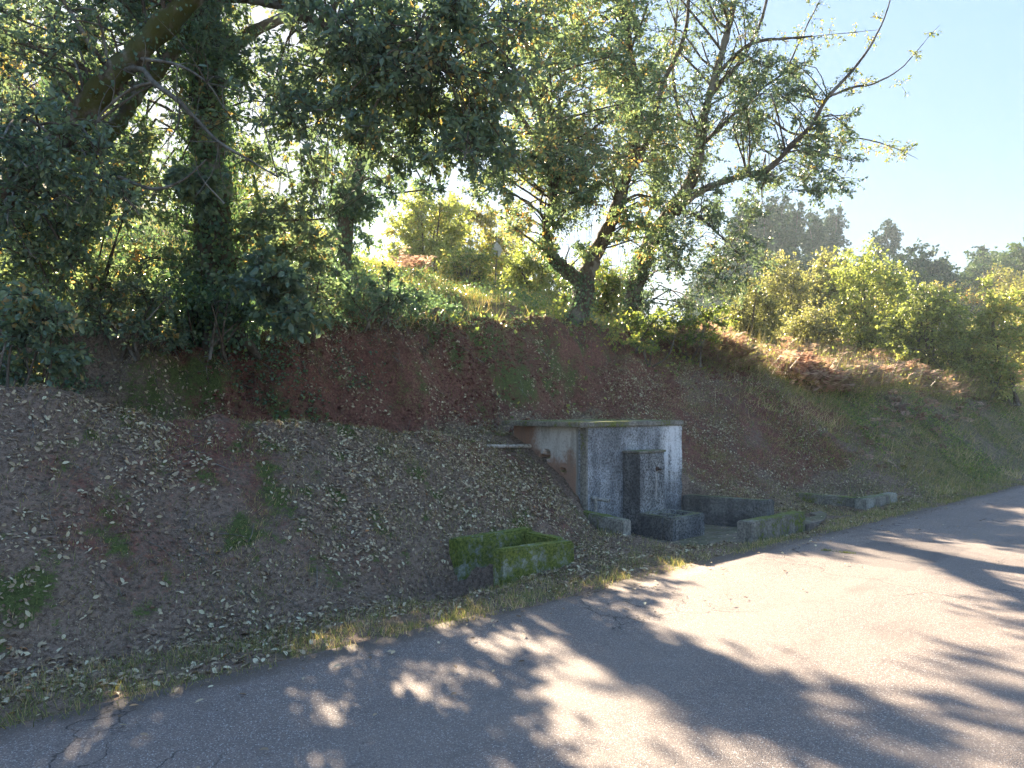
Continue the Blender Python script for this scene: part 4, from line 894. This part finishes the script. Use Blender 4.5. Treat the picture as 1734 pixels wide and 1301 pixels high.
# broadleaf undergrowth and ivy
def ground_leaves(name, label, P, h, ll, mat, tone=0, form=2):
    n = len(P); Q = P + np.array([0, 0, 1.]) * (rng.random((n, 1)) ** 1.4 * h); L = ll * rng.uniform(.6, 1.3, n)
    N = unit(n) * .7 + [0, 0, .8]; V, Fc, idx = leaves(Q, unit(n) + [0, 0, -.1], N, L, L * .7, form)
    return tag(mesh_np(name, V, Fc, mat, rnd=np.clip(rng.random(n) + tone, 0, 1)[idx]), label, kind='stuff')
hgt = lambda P, s: np.clip(.5 + 1.4 * fbm(P[:, 0] * .9, P[:, 1] * .9, 3, s), .1, 1.3)[:, None]
P = sample(-6, 9.5, 5.7, 12, 110000, lambda x, y: np.clip(.45 + 1.5 * fbm(x * .8, y * .8, 3, 91), 0, 1) * sm(5.7, 6.3, y))
ground_leaves('undergrowth', 'dark ivy and bramble undergrowth beneath the oaks', P, .38 * hgt(P, 92), .055, M['ivy_leaf'], .15)
P = sample(-6, 2, 4.5, 6.2, 50000, lambda x, y: np.clip(.15 + 1.5 * fbm(x * 1.3, y * 1.3, 3, 94), 0, 1) * (1 - sm(-.5, 1.5, x)))
ground_leaves('ivy_cover', 'ivy creeping over the shaded foot of the slope', P, .12, .05, M['ivy_leaf'], 0)
P = sample(3, 34, 4.5, 20, 105000, lambda x, y: np.clip(.5 + 1.3 * fbm(x * .5, y * .5, 3, 96), 0, 1))
ground_leaves('sunlit_undergrowth', 'bright sunlit leafy undergrowth on the hill', P, .6 * hgt(P, 97), .085, M['under'], .1)
P = sample(7, 34, .7, 5.6, 110000, lambda x, y: np.clip(.22 + 1.5 * fbm(x * .9, y * .9, 3, 98), 0, 1) * sm(8, 11, x))
ground_leaves('bank_weeds', 'low leafy weeds on the grassy bank', P, .14, .05, M['under'], -.2)
P = sample(5.5, 34, .9, 5.0, 60000, lambda x, y: np.clip(.1 + 1.3 * fbm(x * 1.1, y * 1.1, 3, 198), 0, 1))
grass_patch('dead_stems', 'dead grey brown stems lying tangled on the bank', P, .06, .22, .007, M['straw'], rng.random(len(P)), 1.6)

# bracken
def fern_patch(name, label, B, L0, L1, mat, tone=0.0):
    n = len(B); B = B + np.array([0, 0, 1.]) * rng.uniform(0, .45, (n, 1)) * min(1, L1); a = rng.uniform(0, 6.3, n); d = np.stack([np.cos(a), np.sin(a), rng.uniform(.6, 2.2, n)], 1); d /= np.linalg.norm(d, axis=1)[:, None]
    L = rng.uniform(L0, L1, n)[:, None]; K = 14; P, D, N, LL = [], [], [], []; side = np.cross(d, [0, 0, 1.]); side /= np.linalg.norm(side, axis=1)[:, None] + 1e-9
    for k in range(K):
        u = (k + 1.5) / (K + 1.5); p = B + d * L * u - np.array([0, 0, 1.]) * L * .55 * u ** 2.2; wl = L[:, 0] * .38 * (1 - u) ** .8 + .015
        tdir = d - np.array([0, 0, 1.]) * 1.1 * u ** 1.2
        for s in (-1, 1):
            P.append(p); D.append(side * s + tdir * .45 + unit(n) * .18); N.append(np.cross(side, tdir) * -1 + unit(n) * .3); LL.append(wl * rng.uniform(.7, 1.1, n))
    P = np.concatenate(P); D = np.concatenate(D); N = np.concatenate(N); LL = np.concatenate(LL)
    V, Fc, idx = leaves(P, D, N, LL, np.maximum(LL * .20, .012), 2)
    rn = np.clip(np.tile(rng.random(n) * .85 + tone, 2 * K) + rng.normal(size=2 * K * n) * .12, 0, 1)
    W = Wood(); return tag(mesh_np(name, V, Fc, mat, rnd=rn[idx]), label, kind='stuff')
def fern_stems(P, label):
    W = Wood()
    for p in P:
        L = rng.uniform(.3, .9); e = p + rng.normal(size=3) * [.2, .2, 0] * L + [0, 0, L]
        W.add(*tube([p, (p + e) / 2 + rng.normal(size=3) * .03, e], [.005, .004, .002], 4))
    tag(W.build('bracken_stalks', M['bark_pale'], None), label, kind='stuff')
def patch_pts(regs):
    out = []
    for (px, py, rx_, ry_, n) in regs:
        for _ in range(n):
            a = rng.uniform(0, 6.3); r = math.sqrt(rng.random()); q, Y = ghit(px + rx_ * r * math.cos(a), py + ry_ * r * math.sin(a), 7, 45)
            if Y < 44: out.append(q)
    return np.array(out)
fern_patch('bracken', 'rust coloured dead bracken along the sunny crest', patch_pts([(1300,592,150,42,680),(1425,635,105,40,620),(1220,550,60,30,140),(1600,650,60,30,170),(1700,650,40,20,80),(1500,640,70,25,170)]), .4, .85, M['fern'])
fern_stems(patch_pts([(1310,590,140,45,260),(1450,640,90,30,160)]), 'bare dry stalks standing among the dead bracken')
P = patch_pts([(1310,590,140,45,500),(1450,640,90,30,300),(1620,650,90,30,300)])
ground_leaves('bracken_weeds', 'pale green weeds growing among the dead bracken', P[rng.integers(0, len(P), 12000)] + rng.normal(size=(12000, 3)) * [.22, .22, .02], .55, .05, M['under'], .2)
grass_patch('bracken_grass', 'bleached grass standing among the dead bracken', P[rng.integers(0, len(P), 12000)] + rng.normal(size=(12000, 3)) * [.3, .3, .0], .25, .75, .008, M['straw'], rng.random(12000), .45)
fern_patch('bracken', 'orange dead bracken on the hill behind the diamond sign', patch_pts([(740,440,80,40,160),(540,410,50,35,90),(660,420,60,30,80)]), .4, .8, M['fern'], -.1)
fern_patch('bracken', 'brown bracken fronds hanging on the grassy bank', patch_pts([(1620,690,60,40,60),(1540,700,50,28,40),(1500,760,120,40,30)]), .22, .42, M['fern'], -.2)
fern_patch('fern', 'green ferns on the shaded slope under the oaks', patch_pts([(360,510,70,25,34),(620,520,90,25,30),(250,560,70,20,20)]), .3, .55, M['dark_leaf'])

# ------------------------------------------------------------------ fallen leaves
def leaf_litter(P, lo, hi, lift=.012):
    n = len(P); N = normals(P[:, 0], P[:, 1]) + unit(n) * .62; N /= np.linalg.norm(N, axis=1)[:, None]
    D = np.cross(N, unit(n)); D /= np.linalg.norm(D, axis=1)[:, None] + 1e-9; L = rng.uniform(lo, hi, n)
    return P + N * lift, D, N, L
def litter_density(x, y):
    n = fbm(x * 1.5, y * 1.5, 4, 101); f = 0.14 + 1.05 * n + .5 * fbm(x * 5, y * 5, 2, 107)
    f = f + .75 * np.exp(-((x + .4) / 2.4) ** 2 - ((y - 2.9) / .9) ** 2)                 # upper mound
    f = f + .55 * np.exp(-((x - 2.0) / .8) ** 2 - ((y - 2.2) / .9) ** 2)                 # against the tank
    f = f + .65 * np.exp(-((y - np.interp(x, [-5, -2, 0, 3], [1.25, 1.1, .8, .6])) / .16) ** 2) * (1 - sm(4, 6, x))   # ditch line
    f = f + .30 * np.exp(-((y - .7) / .35) ** 2) * sm(-.5, 1, x) * (1 - sm(7, 9, x))
    f = f + .35 * np.exp(-((y - 4.4) / .45) ** 2) * (1 - sm(6, 8, x)) + .25 * sm(4.8, 5.5, x) * (1 - sm(8, 10, x)) * (1 - sm(3.2, 4.5, y)) * sm(1, 1.5, y)
    f = f + .3 * np.exp(-((y - 6.1) / .3) ** 2)
    f = f * .85 * (1 - .75 * sm(9, 12, x)) * sm(.02, .3, y)
    return np.clip(f, 0, 1)
P = sample(-5.5, 14, .02, 6.6, 230000, lambda x, y: litter_density(x, y) * np.where(inside_works(x, y), 0, 1))
Pl, Dl, Nl, Ll = leaf_litter(P, .022, .058)
_, _, Yd = project(Pl); big = np.argsort(Yd / Ll * (1 + 0 * Yd))[:300]; rest = np.setdiff1d(np.arange(len(Pl)), big)
V, Fc, idx = leaves(Pl[rest], Dl[rest], Nl[rest], Ll[rest], Ll[rest] * rng.uniform(.38, .62, len(rest)), 4)
tag(mesh_np('leaf_litter', V, Fc, M['dead_leaf'], rnd=np.clip(rng.random(len(rest)), 0, 1)[idx]), 'dry grey and brown leaves carpeting mound, ditch and bank', kind='stuff')
protoL = []
for k, (rv, lab) in enumerate(((.93, 'pale silvery dry leaf lying on the near left mound or ditch'), (.72, 'greyish tan dry leaf lying on the near left mound or ditch'), (.42, 'dull brown curled leaf lying on the near left mound or ditch'), (.999, 'orange brown dead leaf lying on the near left mound or ditch'))):
    V, Fc, idx = leaves(np.array([[-.5, 0, 0.]]), np.array([[1., 0, 0]]), np.array([[0, 0, 1.]]), 1.0, .54, 4)
    me = mesh_np('fallen_leaf', V, Fc, M['dead_leaf'], rnd=np.full(len(V), rv)); protoL.append((me, lab)); me['_p'] = 1; del me['_p']
first = [True] * 4
for j, k in enumerate(big):
    c = int(rng.choice(4, p=[.34, .34, .26, .06])); src, lab = protoL[c]
    o = src if first[c] else src.copy()
    if not first[c]: COL.objects.link(o)
    first[c] = False
    z = Vector(Nl[k]); x = Vector(Dl[k]).normalized(); y = z.cross(x).normalized(); z = x.cross(y); L = float(Ll[k]) * 1.1
    mt = Matrix((x, y, z)).transposed().to_4x4() @ Matrix.Diagonal((L, L, L, 1)); mt.translation = Vector(Pl[k]); o.matrix_world = mt
    tag(o, lab, 'leaf', 'large fallen leaves near the camera')
P = sample(-5.5, 12, .02, 6.4, 130000, lambda x, y: np.clip(.25 + .9 * fbm(x * 2.5, y * 2.5, 3, 109) + .5 * litter_density(x, y), .05, .9) * np.where(inside_works(x, y), 0, 1) * (1 - sm(9, 12, x)))
Ps, Ds, Ns, Ls = leaf_litter(P, .010, .028, .006)
V, Fc, idx = leaves(Ps, Ds, Ns, Ls, Ls * rng.uniform(.15, .5, len(Ls)), 2)
tag(mesh_np('leaf_crumbs', V, Fc, M['dead_leaf'], rnd=np.clip(rng.random(len(Ps)) ** 1.3, 0, .96)[idx]), 'broken leaf crumbs and bark shreds over the bank soil', kind='stuff')
print('TRIS', sum(len(o.loops) - 2 * len(o.polygons) for o in bpy.data.meshes), [(o.name, len(o.data.polygons)) for o in sorted([o for o in bpy.data.objects if o.type == 'MESH'], key=lambda o: -len(o.data.polygons))[:14]])
def lumps(name, label, P, r0, r1, mat, flat=.7, attrs=None):
    O = np.array([[1,0,0],[-1,0,0],[0,1,0],[0,-1,0],[0,0,1],[0,0,-1.]]); n = len(P)
    V = P[:, None, :] + O[None] * rng.uniform(r0, r1, (n, 1, 1)) * rng.uniform(.55, 1.2, (n, 6, 3)) * [1, 1, flat] + rng.normal(size=(n, 6, 3)) * rng.uniform(r0, r1, (n, 1, 1)) * .18
    T = np.array([[0,2,4],[2,1,4],[1,3,4],[3,0,4],[2,0,5],[1,2,5],[3,1,5],[0,3,5]]); F = (np.arange(n)[:, None, None] * 6 + T[None]).reshape(-1, 3)
    return tag(mesh_np(name, V.reshape(-1, 3), [F], mat, attrs={k: np.full(n * 6, v) for k, v in (attrs or {}).items()}), label, kind='stuff')
P = sample(-3, 10, 4.2, 6.3, 16000, lambda x, y: np.clip(.35 + 1.3 * fbm(x * 1.7, y * 1.7, 3, 151), 0, 1) * sm(-2.5, -1, x))
lumps('red_clods', 'crumbly red earth clods on the cut face', P, .012, .05, M['soil'], .8, {'red': 1.0, 'moss': .0, 'grass': .0})
P = sample(-5.5, 9, 1.0, 4.2, 9000, lambda x, y: np.clip(.3 + 1.2 * fbm(x * 1.9, y * 1.9, 3, 153), 0, 1) * np.where(inside_works(x, y), 0, 1))
lumps('soil_crumbs', 'small brown soil lumps on the mound', P, .008, .028, M['soil'], .7, {'red': .3, 'moss': .0, 'grass': .0})
P = sample(-5, 16, -1.0, .15, 5200, lambda x, y: np.exp(-np.abs(y + .03) / .16) * np.clip(.5 + 1.6 * fbm(x * 1.3, y, 3, 155), 0, 1)); P[:, 2] = .012
lumps('road_grit', 'loose grit washed along the edge of the asphalt', P, .003, .009, M['conc_slab'], .6)
W = Wood(); P = sample(-2.2, 9.5, 5.3, 5.95, 900, lambda x, y: .5 + 0 * x)
for p in P[:260]:
    L = rng.uniform(.12, .5); e = p + [rng.normal() * .08, -L * .55, -L * .75]; mdl = (p + e) / 2 + rng.normal(size=3) * .04 + [0, -.06, .03]
    W.add(*tube(spline([p + [0, 0, .02], mdl, e], 6), np.linspace(.006, .0015, 6), 4))
tag(W.build('hanging_roots', M['bark'], None), 'thin roots hanging out of the top of the red cut', kind='stuff')
# leaves lying on the works, on the road edge
def flat_leaves(name, label, boxes):
    Ps = []
    for (x0, x1, y0, y1, z, n) in boxes: Ps.append(np.stack([rng.uniform(x0, x1, n), rng.uniform(y0, y1, n), np.full(n, z)], 1))
    P = np.concatenate(Ps); n = len(P); N = unit(n) * .25 + [0, 0, 1.]; D = np.cross(N, unit(n)); L = rng.uniform(.03, .055, n)
    V, Fc, idx = leaves(P + [0, 0, .012], D, N, L, L * .52, 4)
    return tag(mesh_np(name, V, Fc, M['dead_leaf'], rnd=rng.random(n)[idx]), label, kind='stuff')
flat_leaves('leaf_scatter', 'dry leaves blown onto slabs, roof slab and road edge', [(2.6, 4.9, 2.5, 4.0, 1.405, 60), (2.6, 5.1, 1.1, 2.4, -.175, 130), (2.7, 3.5, 1.0, 1.5, -.175, 60), (5.0, 6.2, .6, .8, .01, 8), (-4, 9, -.35, .0, .008, 120), (-4, 12, -1.4, -.2, .008, 60)])
# twigs on the bank
W = Wood()
P = sample(-5, 9, 1.2, 6, 900, lambda x, y: .7 * np.where(inside_works(x, y), 0, 1) + 0 * x)
for p in P[:420]:
    d = rng.normal(size=2); d /= np.linalg.norm(d); L = rng.uniform(.06, .25); e = p[:2] + d * L; mdl = (p[:2] + e) / 2 + rng.normal(size=2) * .02
    pts = [(a[0], a[1], float(height(np.array([a[0]]), np.array([a[1]]))[0]) + .015) for a in (p[:2], mdl, e)]
    W.add(*tube(pts, [.004, .003, .002], 4))
tag(W.build('fallen_twigs', M['bark_pale'], None), 'small dead twigs strewn over the bank', kind='stuff')
# grass growing in the cracked patch of the road
q, _ = ghit(1395, 938, 4); q2, _ = ghit(1450, 944, 4)
t_ = rng.random(260)[:, None] ** 1.4; P = q + (q2 - q) * t_ + rng.normal(size=(260, 3)) * [.02, .008, 0]; P[:, 1] += .03 * np.sin(t_[:, 0] * 9); P[:, 2] = .01
grass_patch('crack_grass', 'tiny green tufts growing from the crack in the road', P, .005, .018, .005, M['grass'], rng.random(260) * .6, .5)
